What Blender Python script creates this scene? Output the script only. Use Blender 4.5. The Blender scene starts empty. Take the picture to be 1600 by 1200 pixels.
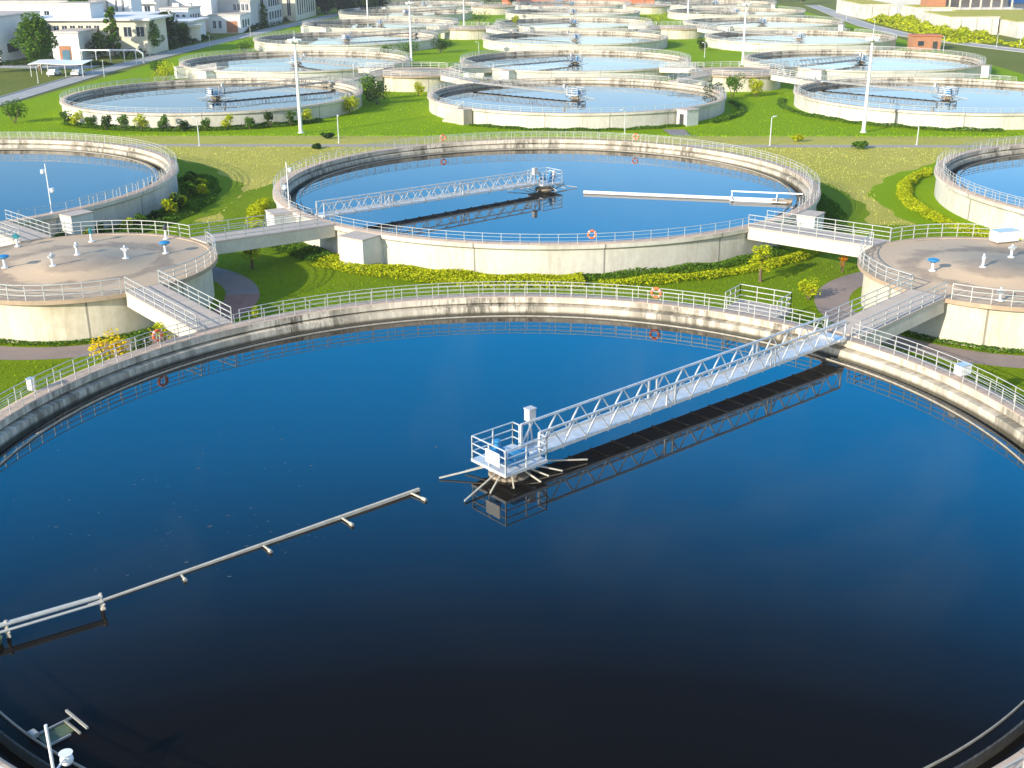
import bpy, math, random
from mathutils import Vector, Matrix
R = math.radians
PI = math.pi
random.seed(7)
scene = bpy.context.scene
COL = scene.collection

# ---------------------------------------------------------------- helpers
class MB:
    """collects shapes and links them as ONE mesh object"""
    def __init__(self):
        self.v = []; self.f = []
    def add(self, vs, fs):
        n = len(self.v)
        self.v.extend(vs)
        self.f.extend([tuple(i + n for i in f) for f in fs])
    def box(self, c, s, rz=0.0):
        cx, cy, cz = c; a, b, h = s[0] / 2, s[1] / 2, s[2] / 2
        co, si = math.cos(rz), math.sin(rz)
        vs = []
        for z in (-h, h):
            for x, y in ((-a, -b), (a, -b), (a, b), (-a, b)):
                vs.append((cx + co * x - si * y, cy + si * x + co * y, cz + z))
        self.add(vs, [(3, 2, 1, 0), (4, 5, 6, 7), (0, 1, 5, 4), (1, 2, 6, 5), (2, 3, 7, 6), (3, 0, 4, 7)])
    def bbox(self, x0, x1, y0, y1, z0, z1):
        self.box(((x0 + x1) / 2, (y0 + y1) / 2, (z0 + z1) / 2), (x1 - x0, y1 - y0, z1 - z0))
    def bar(self, p, q, w, h=None, n=4):
        p = Vector(p); q = Vector(q); d = (q - p)
        if d.length < 1e-6: return
        d.normalize()
        up = Vector((0, 0, 1)) if abs(d.z) < .95 else Vector((1, 0, 0))
        s = d.cross(up).normalized(); u = s.cross(d).normalized()
        h = h or w
        vs = []
        if n == 4:
            ring = [(-w / 2, -h / 2), (w / 2, -h / 2), (w / 2, h / 2), (-w / 2, h / 2)]
        else:
            ring = [(w / 2 * math.cos(2 * PI * k / n), h / 2 * math.sin(2 * PI * k / n)) for k in range(n)]
        for e in (p, q):
            for a, b in ring:
                vs.append(tuple(e + s * a + u * b))
        fs = [tuple(range(n - 1, -1, -1)), tuple(range(n, 2 * n))]
        for k in range(n):
            fs.append((k, (k + 1) % n, n + (k + 1) % n, n + k))
        self.add(vs, fs)
    def tube(self, p, q, r, n=8): self.bar(p, q, 2 * r, 2 * r, n)
    def revolve(self, prof, n=64, a0=0.0, a1=2 * PI, c=(0, 0)):
        full = abs((a1 - a0) - 2 * PI) < 1e-6
        m = n if full else n + 1
        vs = []
        for k in range(m):
            a = a0 + (a1 - a0) * k / n
            co, si = math.cos(a), math.sin(a)
            for r, z in prof: vs.append((c[0] + r * co, c[1] + r * si, z))
        P = len(prof); fs = []
        for k in range(n):
            k2 = (k + 1) % m
            for j in range(P - 1):
                fs.append((k * P + j, k2 * P + j, k2 * P + j + 1, k * P + j + 1))
        self.add(vs, fs)
    def cone(self, c, r0, r1, z0, z1, n=16, cap=True):
        vs = [(c[0] + r0 * math.cos(2 * PI * k / n), c[1] + r0 * math.sin(2 * PI * k / n), z0) for k in range(n)]
        vs += [(c[0] + r1 * math.cos(2 * PI * k / n), c[1] + r1 * math.sin(2 * PI * k / n), z1) for k in range(n)]
        fs = [(k, (k + 1) % n, n + (k + 1) % n, n + k) for k in range(n)]
        if cap: fs += [tuple(range(n - 1, -1, -1)), tuple(range(n, 2 * n))]
        self.add(vs, fs)
    def disc(self, c, r, z, n=96):
        self.add([(c[0] + r * math.cos(2 * PI * k / n), c[1] + r * math.sin(2 * PI * k / n), z) for k in range(n)], [tuple(range(n))])
    def dome(self, c, r, n=12, m=5, sz=1.0, full=False):
        pr = []
        lo = -PI / 2 if full else 0.0
        for j in range(m + 1):
            a = lo + (PI / 2 - lo) * j / m
            pr.append((max(r * math.cos(a), 1e-4), c[2] + r * sz * math.sin(a)))
        self.revolve(pr, n, c=(c[0], c[1]))
    def torus(self, M, r, rr, n=24, m=8, a0=0.0, a1=2 * PI):
        vs = []; fs = []
        full = abs(a1 - a0 - 2 * PI) < 1e-6
        N = n if full else n + 1
        for i in range(N):
            a = a0 + (a1 - a0) * i / n
            for j in range(m):
                b = 2 * PI * j / m
                p = Vector(((r + rr * math.cos(b)) * math.cos(a), (r + rr * math.cos(b)) * math.sin(a), rr * math.sin(b)))
                vs.append(tuple(M @ p))
        for i in range(n):
            i2 = (i + 1) % N
            for j in range(m):
                fs.append((i * m + j, i2 * m + j, i2 * m + (j + 1) % m, i * m + (j + 1) % m))
        self.add(vs, fs)
    def build(self, name, mat, parent=None, smooth=True, loc=None, rz=None):
        me = bpy.data.meshes.new(name)
        me.from_pydata(self.v, [], self.f)
        me.materials.append(mat)
        if smooth:
            me.shade_smooth()
            me.set_sharp_from_angle(angle=R(35))
        me.update()
        o = bpy.data.objects.new(name, me)
        COL.objects.link(o)
        if parent: o.parent = parent
        if loc: o.location = loc
        if rz is not None: o.rotation_euler.z = rz
        return o

def tag(o, label=None, cat=None, group=None, kind=None):
    if label: o['label'] = label
    if cat: o['category'] = cat
    if group: o['group'] = group
    if kind: o['kind'] = kind
    return o

def thing(name, label, cat, loc=(0, 0, 0), rz=0.0, group=None):
    o = bpy.data.objects.new(name, None)
    o.empty_display_size = .5
    COL.objects.link(o)
    o.location = loc; o.rotation_euler.z = rz
    return tag(o, label, cat, group)

def children(o): return [c for c in bpy.data.objects if c.parent == o]
KIDS = {}
def dup(root, loc, rz=None, label=None, group=None):
    if root.name not in KIDS:
        KIDS[root.name] = [(c, children(c)) for c in children(root)]
    r = root.copy(); COL.objects.link(r); r.location = loc
    if rz is not None: r.rotation_euler.z = rz
    if label: r['label'] = label
    if group: r['group'] = group
    for c, gs in KIDS[root.name]:
        d = c.copy(); COL.objects.link(d); d.parent = r
        for g in gs:
            e = g.copy(); COL.objects.link(e); e.parent = d
    return r

# ---------------------------------------------------------------- materials
def newmat(name):
    m = bpy.data.materials.new(name); m.use_nodes = True
    nt = m.node_tree
    b = nt.nodes['Principled BSDF']
    return m, nt, b
def N(nt, t, **kw):
    n = nt.nodes.new(t)
    for k, v in kw.items():
        if k in n.inputs: n.inputs[k].default_value = v
        else: setattr(n, k, v)
    return n
def L(nt, a, b): nt.links.new(a, b)
def ramp(nt, fac, stops):
    r = nt.nodes.new('ShaderNodeValToRGB')
    e = r.color_ramp.elements
    while len(e) < len(stops): e.new(.5)
    for k, (p, c) in enumerate(stops):
        e[k].position = p
        e[k].color = c if len(c) == 4 else (*c, 1)
    L(nt, fac, r.inputs[0])
    return r.outputs[0]
def mix(nt, fac, a, b, mode='MIX'):
    n = nt.nodes.new('ShaderNodeMix'); n.data_type = 'RGBA'; n.blend_type = mode
    if isinstance(fac, (int, float)): n.inputs[0].default_value = fac
    else: L(nt, fac, n.inputs[0])
    for k, x in ((6, a), (7, b)):
        if isinstance(x, (tuple, list)): n.inputs[k].default_value = x if len(x) == 4 else (*x, 1)
        else: L(nt, x, n.inputs[k])
    return n.outputs[2]
def math_(nt, op, a, b=None, clamp=False):
    n = nt.nodes.new('ShaderNodeMath'); n.operation = op; n.use_clamp = clamp
    for k, x in ((0, a), (1, b)):
        if x is None: continue
        if isinstance(x, (int, float)): n.inputs[k].default_value = x
        else: L(nt, x, n.inputs[k])
    return n.outputs[0]
def noise(nt, vec, scale, detail=4, rough=.6, dist=0.0):
    n = N(nt, 'ShaderNodeTexNoise', Scale=scale, Detail=detail, Roughness=rough, Distortion=dist)
    if vec is not None: L(nt, vec, n.inputs['Vector'])
    return n.outputs['Fac']
def bump(nt, b, h, strength, dist=.05):
    n = N(nt, 'ShaderNodeBump', Strength=strength, Distance=dist)
    L(nt, h, n.inputs['Height']); L(nt, n.outputs[0], b.inputs['Normal'])
def objcoord(nt):
    return nt.nodes.new('ShaderNodeTexCoord').outputs['Object']
def worldpos(nt):
    return nt.nodes.new('ShaderNodeNewGeometry').outputs['Position']

def plain(name, col, rough=.6, metal=0.0, var=.15, scale=3.0):
    m, nt, b = newmat(name)
    f = noise(nt, objcoord(nt), scale, 5)
    c = mix(nt, ramp(nt, f, [(.3, (0, 0, 0)), (.75, (1, 1, 1))]), tuple(x * (1 - var) for x in col), tuple(min(1, x * (1 + var)) for x in col))
    L(nt, c, b.inputs['Base Color'])
    b.inputs['Roughness'].default_value = rough; b.inputs['Metallic'].default_value = metal
    return m

def concrete_round(name, base, dirt, moss, radius, joints=16, streak=.55, mossamt=.35, top=2.45, period=1.0, mould=0.0, wet_shade=False):
    """concrete of a round wall: streaks run down it, joints every few metres"""
    m, nt, b = newmat(name)
    oc = objcoord(nt)
    sp = N(nt, 'ShaderNodeSeparateXYZ'); L(nt, oc, sp.inputs[0])
    ang = math_(nt, 'ARCTAN2', sp.outputs[1], sp.outputs[0])
    arc = math_(nt, 'MULTIPLY', ang, radius)
    cb = N(nt, 'ShaderNodeCombineXYZ'); L(nt, arc, cb.inputs[0]); L(nt, math_(nt, 'MULTIPLY', sp.outputs[2], .16), cb.inputs[1])
    rad = math_(nt, 'MULTIPLY', math_(nt, 'SQRT', math_(nt, 'ADD', math_(nt, 'MULTIPLY', sp.outputs[0], sp.outputs[0]), math_(nt, 'MULTIPLY', sp.outputs[1], sp.outputs[1]))), .3)
    L(nt, rad, cb.inputs[2])
    s1 = noise(nt, cb.outputs[0], 1.6 * period, 6, .72)
    s2 = noise(nt, cb.outputs[0], .22 * period, 3, .6)
    s3 = noise(nt, oc, 2.2, 6, .7)
    c = mix(nt, ramp(nt, s3, [(.25, (0, 0, 0)), (.8, (1, 1, 1))]), tuple(x * .86 for x in base), tuple(min(1, x * 1.1) for x in base))
    k = math_(nt, 'MULTIPLY', ramp(nt, s1, [(.43, (0, 0, 0)), (.66, (1, 1, 1))]), streak)
    k = math_(nt, 'MULTIPLY', k, ramp(nt, s2, [(.35, (.15, .15, .15)), (.65, (1, 1, 1))]))
    c = mix(nt, k, c, dirt)
    hz = math_(nt, 'MULTIPLY', math_(nt, 'SUBTRACT', sp.outputs[2], top - .9), 1.1, True)
    km = math_(nt, 'MULTIPLY', ramp(nt, s2, [(.5, (0, 0, 0)), (.75, (1, 1, 1))]), hz)
    c = mix(nt, math_(nt, 'MULTIPLY', km, mossamt), c, moss)
    if mould:
        m1 = noise(nt, cb.outputs[0], .16, 2, .5); m2 = noise(nt, cb.outputs[0], 1.5, 6, .8)
        mk = math_(nt, 'MULTIPLY', ramp(nt, m1, [(.36, (.25, .25, .25)), (.62, (1, 1, 1))]), ramp(nt, m2, [(.42, (0, 0, 0)), (.56, (1, 1, 1))]))
        c = mix(nt, math_(nt, 'MULTIPLY', mk, mould), c, (.13, .115, .085))
        if wet_shade: lowm = math_(nt, 'MULTIPLY', math_(nt, 'SUBTRACT', 1.62, sp.outputs[2]), 6.0, True)
        if wet_shade: c = mix(nt, math_(nt, 'MULTIPLY', lowm, .9), c, (.06, .052, .028))  # algae tint that also paints the channel's shade into the lower wall
    if joints:
        fr = math_(nt, 'FRACT', math_(nt, 'MULTIPLY', ang, joints / (2 * PI)))
        j = math_(nt, 'LESS_THAN', math_(nt, 'ABSOLUTE', math_(nt, 'SUBTRACT', fr, .5)), .07 * joints / (2 * PI * radius))
        c = mix(nt, math_(nt, 'MULTIPLY', j, .7), c, (.12, .105, .085))
    L(nt, c, b.inputs['Base Color'])
    b.inputs['Roughness'].default_value = .85
    bump(nt, b, noise(nt, oc, 9, 6, .7), .35, .03)
    return m

def concrete_flat(name, base, dark, scale=.6, slabs=True, radius=25.4, joints=100, lo=.35, hi=.7, dist=.4):
    m, nt, b = newmat(name)
    oc = objcoord(nt)
    a = noise(nt, oc, scale, 6, .65, dist); d = noise(nt, oc, scale * 9, 5, .7)
    c = mix(nt, ramp(nt, a, [(lo, (0, 0, 0)), (hi, (1, 1, 1))]), base, dark)
    c = mix(nt, .35, c, mix(nt, ramp(nt, d, [(.3, (0, 0, 0)), (.75, (1, 1, 1))]), tuple(x * .7 for x in base), tuple(min(1, x * 1.2) for x in base)))
    if slabs:
        sp = N(nt, 'ShaderNodeSeparateXYZ'); L(nt, oc, sp.inputs[0])
        ang = math_(nt, 'ARCTAN2', sp.outputs[1], sp.outputs[0])
        fr = math_(nt, 'FRACT', math_(nt, 'MULTIPLY', ang, joints / (2 * PI)))
        j = math_(nt, 'LESS_THAN', math_(nt, 'ABSOLUTE', math_(nt, 'SUBTRACT', fr, .5)), .018)
        c = mix(nt, math_(nt, 'MULTIPLY', j, .6), c, tuple(x * .45 for x in base))
    L(nt, c, b.inputs['Base Color']); b.inputs['Roughness'].default_value = .9
    bump(nt, b, d, .3, .02)
    return m

def water_mat(name, body=(.0068, .0054, .0046)):
    """dark still water; the mirror strength falls with steepness as in sky light that is polarised along the sun's side"""
    m = bpy.data.materials.new(name); m.use_nodes = True
    nt = m.node_tree; nt.nodes.clear()
    out = N(nt, 'ShaderNodeOutputMaterial')
    geo = N(nt, 'ShaderNodeNewGeometry')
    w1 = noise(nt, geo.outputs['Position'], .9, 3, .5); w2 = noise(nt, geo.outputs['Position'], .12, 2, .5)
    h = math_(nt, 'ADD', w1, math_(nt, 'MULTIPLY', w2, 2.0))
    bp = N(nt, 'ShaderNodeBump', Strength=.05, Distance=.03); L(nt, h, bp.inputs['Height'])
    dt = N(nt, 'ShaderNodeVectorMath', operation='DOT_PRODUCT')
    L(nt, geo.outputs['Incoming'], dt.inputs[0]); L(nt, geo.outputs['Normal'], dt.inputs[1])
    cosv = math_(nt, 'ABSOLUTE', dt.outputs['Value'])
    fac = ramp(nt, cosv, WCURVE)
    df = N(nt, 'ShaderNodeBsdfDiffuse'); df.inputs['Color'].default_value = (*body, 1)
    gl = N(nt, 'ShaderNodeBsdfGlossy', Roughness=.012); gl.inputs['Color'].default_value = (1, 1, 1, 1)
    L(nt, bp.outputs[0], gl.inputs['Normal'])
    mx = N(nt, 'ShaderNodeMixShader'); L(nt, fac, mx.inputs[0]); L(nt, df.outputs[0], mx.inputs[1]); L(nt, gl.outputs[0], mx.inputs[2])
    L(nt, mx.outputs[0], out.inputs['Surface'])
    return m
def g3(x): return (x, x, x)
WCURVE = [(0.0, g3(.9)), (.06, g3(.70)), (.12, g3(.47)), (.20, g3(.295)), (.25, g3(.25)), (.31, g3(.20)), (.40, g3(.145)), (.47, g3(.075)), (.525, g3(.029)), (.575, g3(.008)), (.64, g3(.004)), (1.0, g3(.004))]

def grass_mat(name, c1, c2, c3, big=.05, stripe=None):
    m, nt, b = newmat(name)
    wp = worldpos(nt)
    a = noise(nt, wp, big, 4, .6, .3); d = noise(nt, wp, .9, 5, .7); e = noise(nt, wp, 7.0, 4, .7)
    c = mix(nt, ramp(nt, a, [(.32, (0, 0, 0)), (.68, (1, 1, 1))]), c1, c2)
    c = mix(nt, math_(nt, 'MULTIPLY', ramp(nt, d, [(.45, (0, 0, 0)), (.75, (1, 1, 1))]), .6), c, c3)
    c = mix(nt, .45, c, mix(nt, ramp(nt, e, [(.3, (0, 0, 0)), (.7, (1, 1, 1))]), tuple(x * .55 for x in c1), tuple(x * 1.35 for x in c2)))
    L(nt, c, b.inputs['Base Color']); b.inputs['Roughness'].default_value = .9
    b.inputs['Specular IOR Level'].default_value = .05
    bump(nt, b, math_(nt, 'ADD', e, math_(nt, 'MULTIPLY', d, .8)), .7, .3)
    return m

def leaf_mat(name, c1, c2, trans=.35):
    m = bpy.data.materials.new(name); m.use_nodes = True
    nt = m.node_tree; nt.nodes.clear()
    out = N(nt, 'ShaderNodeOutputMaterial')
    geo = N(nt, 'ShaderNodeNewGeometry')
    c = ramp(nt, geo.outputs['Random Per Island'], [(0, c1), (.8, c2), (1, tuple(min(1, x * 1.4) for x in c2))])
    df = N(nt, 'ShaderNodeBsdfDiffuse'); tr = N(nt, 'ShaderNodeBsdfTranslucent')
    L(nt, c, df.inputs['Color']); L(nt, c, tr.inputs['Color'])
    mx = N(nt, 'ShaderNodeMixShader'); mx.inputs[0].default_value = trans
    L(nt, df.outputs[0], mx.inputs[1]); L(nt, tr.outputs[0], mx.inputs[2]); L(nt, mx.outputs[0], out.inputs['Surface'])
    return m

M = {}
M['wall'] = concrete_round('cream rendered wall', (.64, .61, .53), (.38, .325, .245), (.29, .265, .20), 25.8, 16, .55, .6, 2.45, 1.0, .16)
M['basin'] = concrete_round('weathered basin wall', (.72, .65, .53), (.34, .29, .22), (.30, .265, .20), 24.8, 0, .8, .5, 2.35, 1.6, .95, True)
M['chamber'] = concrete_round('cream chamber wall', (.68, .625, .49), (.46, .38, .21), (.38, .32, .20), 8.8, 8, .55, .7, 2.7, 1.0, .13)
def roof_mat(name, base, dark):
    m, nt, b = newmat(name)
    oc = objcoord(nt); sp = N(nt, 'ShaderNodeSeparateXYZ'); L(nt, oc, sp.inputs[0])
    rad = math_(nt, 'SQRT', math_(nt, 'ADD', math_(nt, 'MULTIPLY', sp.outputs[0], sp.outputs[0]), math_(nt, 'MULTIPLY', sp.outputs[1], sp.outputs[1])))
    n1 = noise(nt, oc, .32, 5, .6, .8); n2 = noise(nt, oc, 6, 5, .7); n3 = noise(nt, oc, .5, 3, .6)
    rr = math_(nt, 'ADD', math_(nt, 'MULTIPLY', rad, 1 / 9.3), math_(nt, 'MULTIPLY', math_(nt, 'SUBTRACT', n1, .5), .42))
    ring = ramp(nt, rr, [(.0, (.75, .75, .75)), (.22, (.65, .65, .65)), (.30, (.05, .05, .05)), (.52, (.05, .05, .05)), (.58, (.95, .95, .95)), (.66, (.9, .9, .9)), (.72, (.05, .05, .05)), (.93, (.12, .12, .12)), (.96, (.7, .7, .7))])
    k = math_(nt, 'MULTIPLY', ring, ramp(nt, n3, [(.25, (.35, .35, .35)), (.55, (1, 1, 1))]))
    c = mix(nt, k, base, dark)
    c = mix(nt, .4, c, mix(nt, ramp(nt, n2, [(.3, (0, 0, 0)), (.75, (1, 1, 1))]), tuple(x * .7 for x in base), tuple(min(1, x * 1.15) for x in base)))
    L(nt, c, b.inputs['Base Color']); b.inputs['Roughness'].default_value = .9
    bump(nt, b, n2, .3, .02)
    return m
M['walk'] = concrete_flat('walkway paving', (.62, .455, .335), (.46, .345, .26), .5)
M['roof'] = roof_mat('stained roof screed', (.58, .43, .285), (.17, .13, .105))
M['deckcon'] = concrete_flat('bridge concrete', (.56, .47, .39), (.42, .35, .30), .9, False)
M['beam'] = concrete_flat('pale beam concrete', (.68, .63, .53), (.50, .45, .36), .5, False)
M['white'] = plain('white painted render', (.66, .65, .62), .75, 0, .1, 1.2)
M['galv'] = plain('galvanised steel', (.60, .62, .63), .42, .35, .12, 4)
M['weird'] = plain('dark wet weir', (.09, .085, .075), .7, 0, .3, 3)  # tone darkened to paint the outlet channel's shade onto the weir
M['weir'] = plain('weathered weir plate', (.36, .33, .27), .7, 0, .25, 3)
M['dullsteel'] = plain('dull grey steel', (.33, .33, .32), .6, .1, .15, 4)
M['alu'] = plain('pale aluminium', (.60, .61, .61), .45, .2, .2, 3)
M['rail'] = plain('rail steel', (.50, .50, .47), .5, .1, .12, 4)
M['whitepaint'] = plain('white paint', (.80, .80, .79), .4, 0, .05, 2)
M['blue'] = plain('blue machine paint', (.03, .22, .45), .4, 0, .2, 6)
M['teal'] = plain('teal valve paint', (.02, .24, .28), .4, 0, .2, 6)
M['dark'] = plain('dark metal', (.06, .06, .06), .5, .2, .2, 6)
M['orange'] = plain('orange float', (.80, .16, .05), .5, 0, .1, 6)
M['pier'] = plain('stained pier concrete', (.30, .24, .17), .9, 0, .35, 2)
M['wood'] = plain('pale weathered beam', (.52, .47, .38), .8, 0, .2, 3)
M['scum'] = plain('greenish trough', (.09, .12, .055), .6, 0, .4, 2)
M['water'] = water_mat('still tank water')
M['brick_red'] = plain('terracotta paving', (.36, .17, .12), .9, 0, .2, 2)
M['paving'] = concrete_flat('reddish grey paving', (.30, .235, .21), (.22, .175, .16), .8, False)
M['asphalt'] = concrete_flat('pale asphalt', (.42, .40, .37), (.32, .31, .29), .2, False)
M['path'] = concrete_flat('dusty path', (.40, .34, .26), (.32, .28, .2), .4, False)
M['kerb'] = concrete_flat('kerb stone', (.46, .44, .40), (.36, .34, .3), .6, False)
M['dry'] = grass_mat('dry mown grass', (.42, .41, .06), (.60, .51, .13), (.27, .34, .03), .11)
M['lawn'] = grass_mat('bright green lawn', (.19, .34, .001), (.26, .39, .001), (.30, .39, .004), .06)
M['lawn2'] = grass_mat('mid green lawn', (.15, .26, .006), (.23, .31, .008), (.10, .17, .006), .09)
M['rough'] = grass_mat('rough verge grass', (.15, .18, .03), (.21, .23, .05), (.11, .14, .03), .04)
M['leaf_y'] = leaf_mat('yellow green leaves', (.30, .38, .012), (.55, .56, .02))
M['leaf_g'] = leaf_mat('green leaves', (.05, .12, .015), (.13, .24, .025))
M['leaf_d'] = leaf_mat('dark leaves', (.022, .055, .014), (.06, .11, .025))
M['leaf_b'] = leaf_mat('bluish dark leaves', (.025, .055, .03), (.055, .10, .045))
M['leaf_o'] = leaf_mat('orange flowers', (.60, .16, .02), (.75, .38, .03))
M['leaf_f'] = leaf_mat('yellow flowers', (.62, .42, .02), (.80, .60, .03))
M['bark'] = plain('bark', (.16, .11, .07), .9, 0, .3, 4)
M['bwall'] = plain('building white render', (.74, .73, .71), .8, 0, .06, .3)
M['bcream'] = plain('building cream render', (.68, .61, .47), .8, 0, .06, .3)
M['bgrey'] = plain('building grey render', (.50, .50, .50), .8, 0, .08, .3)
M['glass'] = plain('dark window glass', (.035, .05, .07), .12, 0, .2, 1)
M['broof'] = plain('flat roof', (.58, .55, .50), .9, 0, .12, .4)
M['terra'] = plain('terracotta roof', (.55, .17, .07), .8, 0, .2, .8)
M['brown'] = plain('brown brick', (.42, .19, .10), .85, 0, .15, 1.2)
M['cblue'] = plain('blue metal roof', (.10, .25, .48), .5, 0, .15, .5)
M['door'] = plain('blue door', (.06, .16, .24), .5, 0, .15, 1)

# ---------------------------------------------------------------- terrain
def gz(Y):
    t = min(1, max(0, (Y - 150) / 32)); return -3.04 * t * t * (3 - 2 * t)
GL = -3.04
def sheet(name, poly_x, ys, dz, mat, label, cat):
    """strip sheet over the terrain: poly_x(Y) -> (x0, x1)"""
    mb = MB(); vs = []; fs = []
    nx = 8
    for y in ys:
        a, b = poly_x(y)
        for k in range(nx + 1): vs.append((a + (b - a) * k / nx, y, gz(y) + dz))
    for j in range(len(ys) - 1):
        for k in range(nx):
            i = j * (nx + 1) + k
            fs.append((i, i + 1, i + nx + 2, i + nx + 1))
    mb.add(vs, fs)
    o = mb.build(name, mat)
    return tag(o, label, cat, kind='structure')
ys_all = [-600, -200, -60, 0, 60, 110, 140] + [148 + 2 * k for k in range(19)] + [190, 240, 300, 400, 600, 900, 1500, 2500]
sheet('ground', lambda y: (-2400, 2400), ys_all, 0, M['rough'], 'open ground of rough grass under the whole treatment works', 'ground')
sheet('lawn', lambda y: (-100, 100), [100, 110, 140, 148], .004, M['dry'], 'dry yellowish mown grass between the blue tanks', 'lawn')
sheet('lawn', lambda y: (-100, 100), [148 + 2 * k for k in range(9)], .008, M['dry'], 'yellowish grass strip along the far side of the thin path', 'lawn')
sheet('lawn', lambda y: (-101, 99), [164 + 2 * k for k in range(11)] + [190, 240, 300, 400, 560], .004, M['lawn'], 'bright green lawn among the far pale tanks', 'lawn')
sheet('lawn', lambda y: (-100, 100), [56, 70, 85, 104.5], .008, M['lawn2'], 'green lawn lying between the two blue tanks and round chambers', 'lawn')
sheet('path', lambda y: (-100, 100), [147, 149], .012, M['path'], 'thin dusty path crossing behind the middle blue tank', 'path')

def ring_sheet(name, c, r0, r1, z, mat, label, cat, a0=0, a1=2 * PI, n=192, wob=0.0):
    mb = MB(); vs = []; fs = []
    for k in range(n):
        t_ = a0 + (a1 - a0) * k / n
        w_ = wob * (math.sin(7 * t_ + r1) + .7 * math.sin(17 * t_ + 2) + .5 * math.sin(41 * t_)) / 1.6
        for r in (r1 + w_, r0): vs.append((r * math.cos(t_), r * math.sin(t_), 0))
        q = (k + 1) % n; fs.append((2 * k, 2 * q, 2 * q + 1, 2 * k + 1))
    mb.add(vs, fs)
    o = mb.build(name, mat, loc=(c[0], c[1], z))
    return tag(o, label, cat, kind='structure')
T0 = (-2.3, 47.5); T1 = (-1.8, 112.4)
TLc = (-64.85, 111.5); TRc = (62.3, 111.5)
CHL = (-33.9, 78.3); CHR = (29.8, 78.3)
ring_sheet('lawn', T1, 25.6, 31.0, .012, M['lawn2'], 'ring of green lawn round the middle blue tank', 'lawn', wob=.7)
ring_sheet('lawn', TRc, 25.6, 31.5, .018, M['lawn'], 'bright lawn ring beside the yellow hedge and the tank at the picture edge', 'lawn', wob=.7)
ring_sheet('lawn', TLc, 25.6, 32.0, .024, M['lawn2'], 'dark lawn ring under the shrub bed', 'lawn', wob=.7)
for c, s in ((CHL, 'around the round chamber with the teal valves'), (CHR, 'around the round chamber with the white cabinet')):
    ring_sheet('path', c, 9.6, 12.0, .016, M['paving'], 'reddish paved ring path ' + s, 'path')

def road(name, pts, w, mat, label, kerb=True):
    mb = MB(); kb = MB(); vs = []; fs = []
    n = len(pts)
    L_, R_ = [], []
    for i, p in enumerate(pts):
        a = Vector(pts[max(0, i - 1)]); b = Vector(pts[min(n - 1, i + 1)])
        d = (b - a).normalized(); s = Vector((-d.y, d.x))
        L_.append(Vector(p) + s * w / 2); R_.append(Vector(p) - s * w / 2)
    for a, b in zip(L_, R_):
        vs += [(a.x, a.y, gz(a.y) + .012), (b.x, b.y, gz(b.y) + .012)]
    for i in range(n - 1): fs.append((2 * i, 2 * i + 1, 2 * i + 3, 2 * i + 2))
    mb.add(vs, fs)
    tag(mb.build(name, mat), label, 'road', kind='structure')
    if kerb:
        for S in (L_, R_):
            for a, b in zip(S[:-1], S[1:]):
                kb.bar((a.x, a.y, gz(a.y) + .07), (b.x, b.y, gz(b.y) + .07), .25, .16)
        tag(kb.build('kerb', M['kerb']), 'pale kerb stones along ' + label, 'kerb', kind='structure')
road('road', [(-112, 150), (-107, 180), (-105, 215), (-106.5, 268), (-104.7, 334), (-99, 420), (-93, 510), (-92, 560)], 5.5, M['asphalt'], 'service road running past the white buildings')
road('road', [(150, 262), (128, 295), (114, 335), (104.5, 375), (103, 420), (106, 470), (110, 522), (112, 560)], 6.0, M['asphalt'], 'service road running past the brown brick hut')
road('road', [(-112, 281), (-140, 284), (-200, 290)], 9.0, M['asphalt'], 'yard road leading to the white building and carport', False)

# ---------------------------------------------------------------- tanks
RO, RI, H0 = 26.0, 25.08, 2.45
RW = 23.90        # weir
ZW = 1.60
def arcs_minus(gaps):
    """list of (a0,a1) covering the circle minus gaps [(centre, half)]"""
    g = sorted((c - h, c + h) for c, h in gaps)
    if not g: return [(0, 2 * PI)]
    out = []
    for i, (a, b) in enumerate(g):
        nxt = g[(i + 1) % len(g)][0] + (2 * PI if i == len(g) - 1 else 0)
        out.append((b, nxt))
    return out
def railing_mb(r, z, gaps, step=1.0, h=1.0, post=.045, bar=.035, nb=3, bseg=1.2):
    mb = MB()
    for a0, a1 in arcs_minus(gaps):
        n = max(2, int(round((a1 - a0) * r / step)))
        for k in range(n + 1):
            a = a0 + (a1 - a0) * k / n
            x, y = r * math.cos(a), r * math.sin(a)
            mb.box((x, y, z + h / 2), (post, post, h), a)
        m = max(2, int((a1 - a0) * r / bseg))
        for j in range(nb):
            zz = z + h * (1 - j / nb) - (.02 if j == 0 else 0)
            t = bar * (1.15 if j == 0 else .8)
            mb.revolve([(r - t / 2, zz - t / 2), (r + t / 2, zz - t / 2), (r + t / 2, zz + t / 2), (r - t / 2, zz + t / 2), (r - t / 2, zz - t / 2)], m, a0, a1)
    return mb

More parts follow.
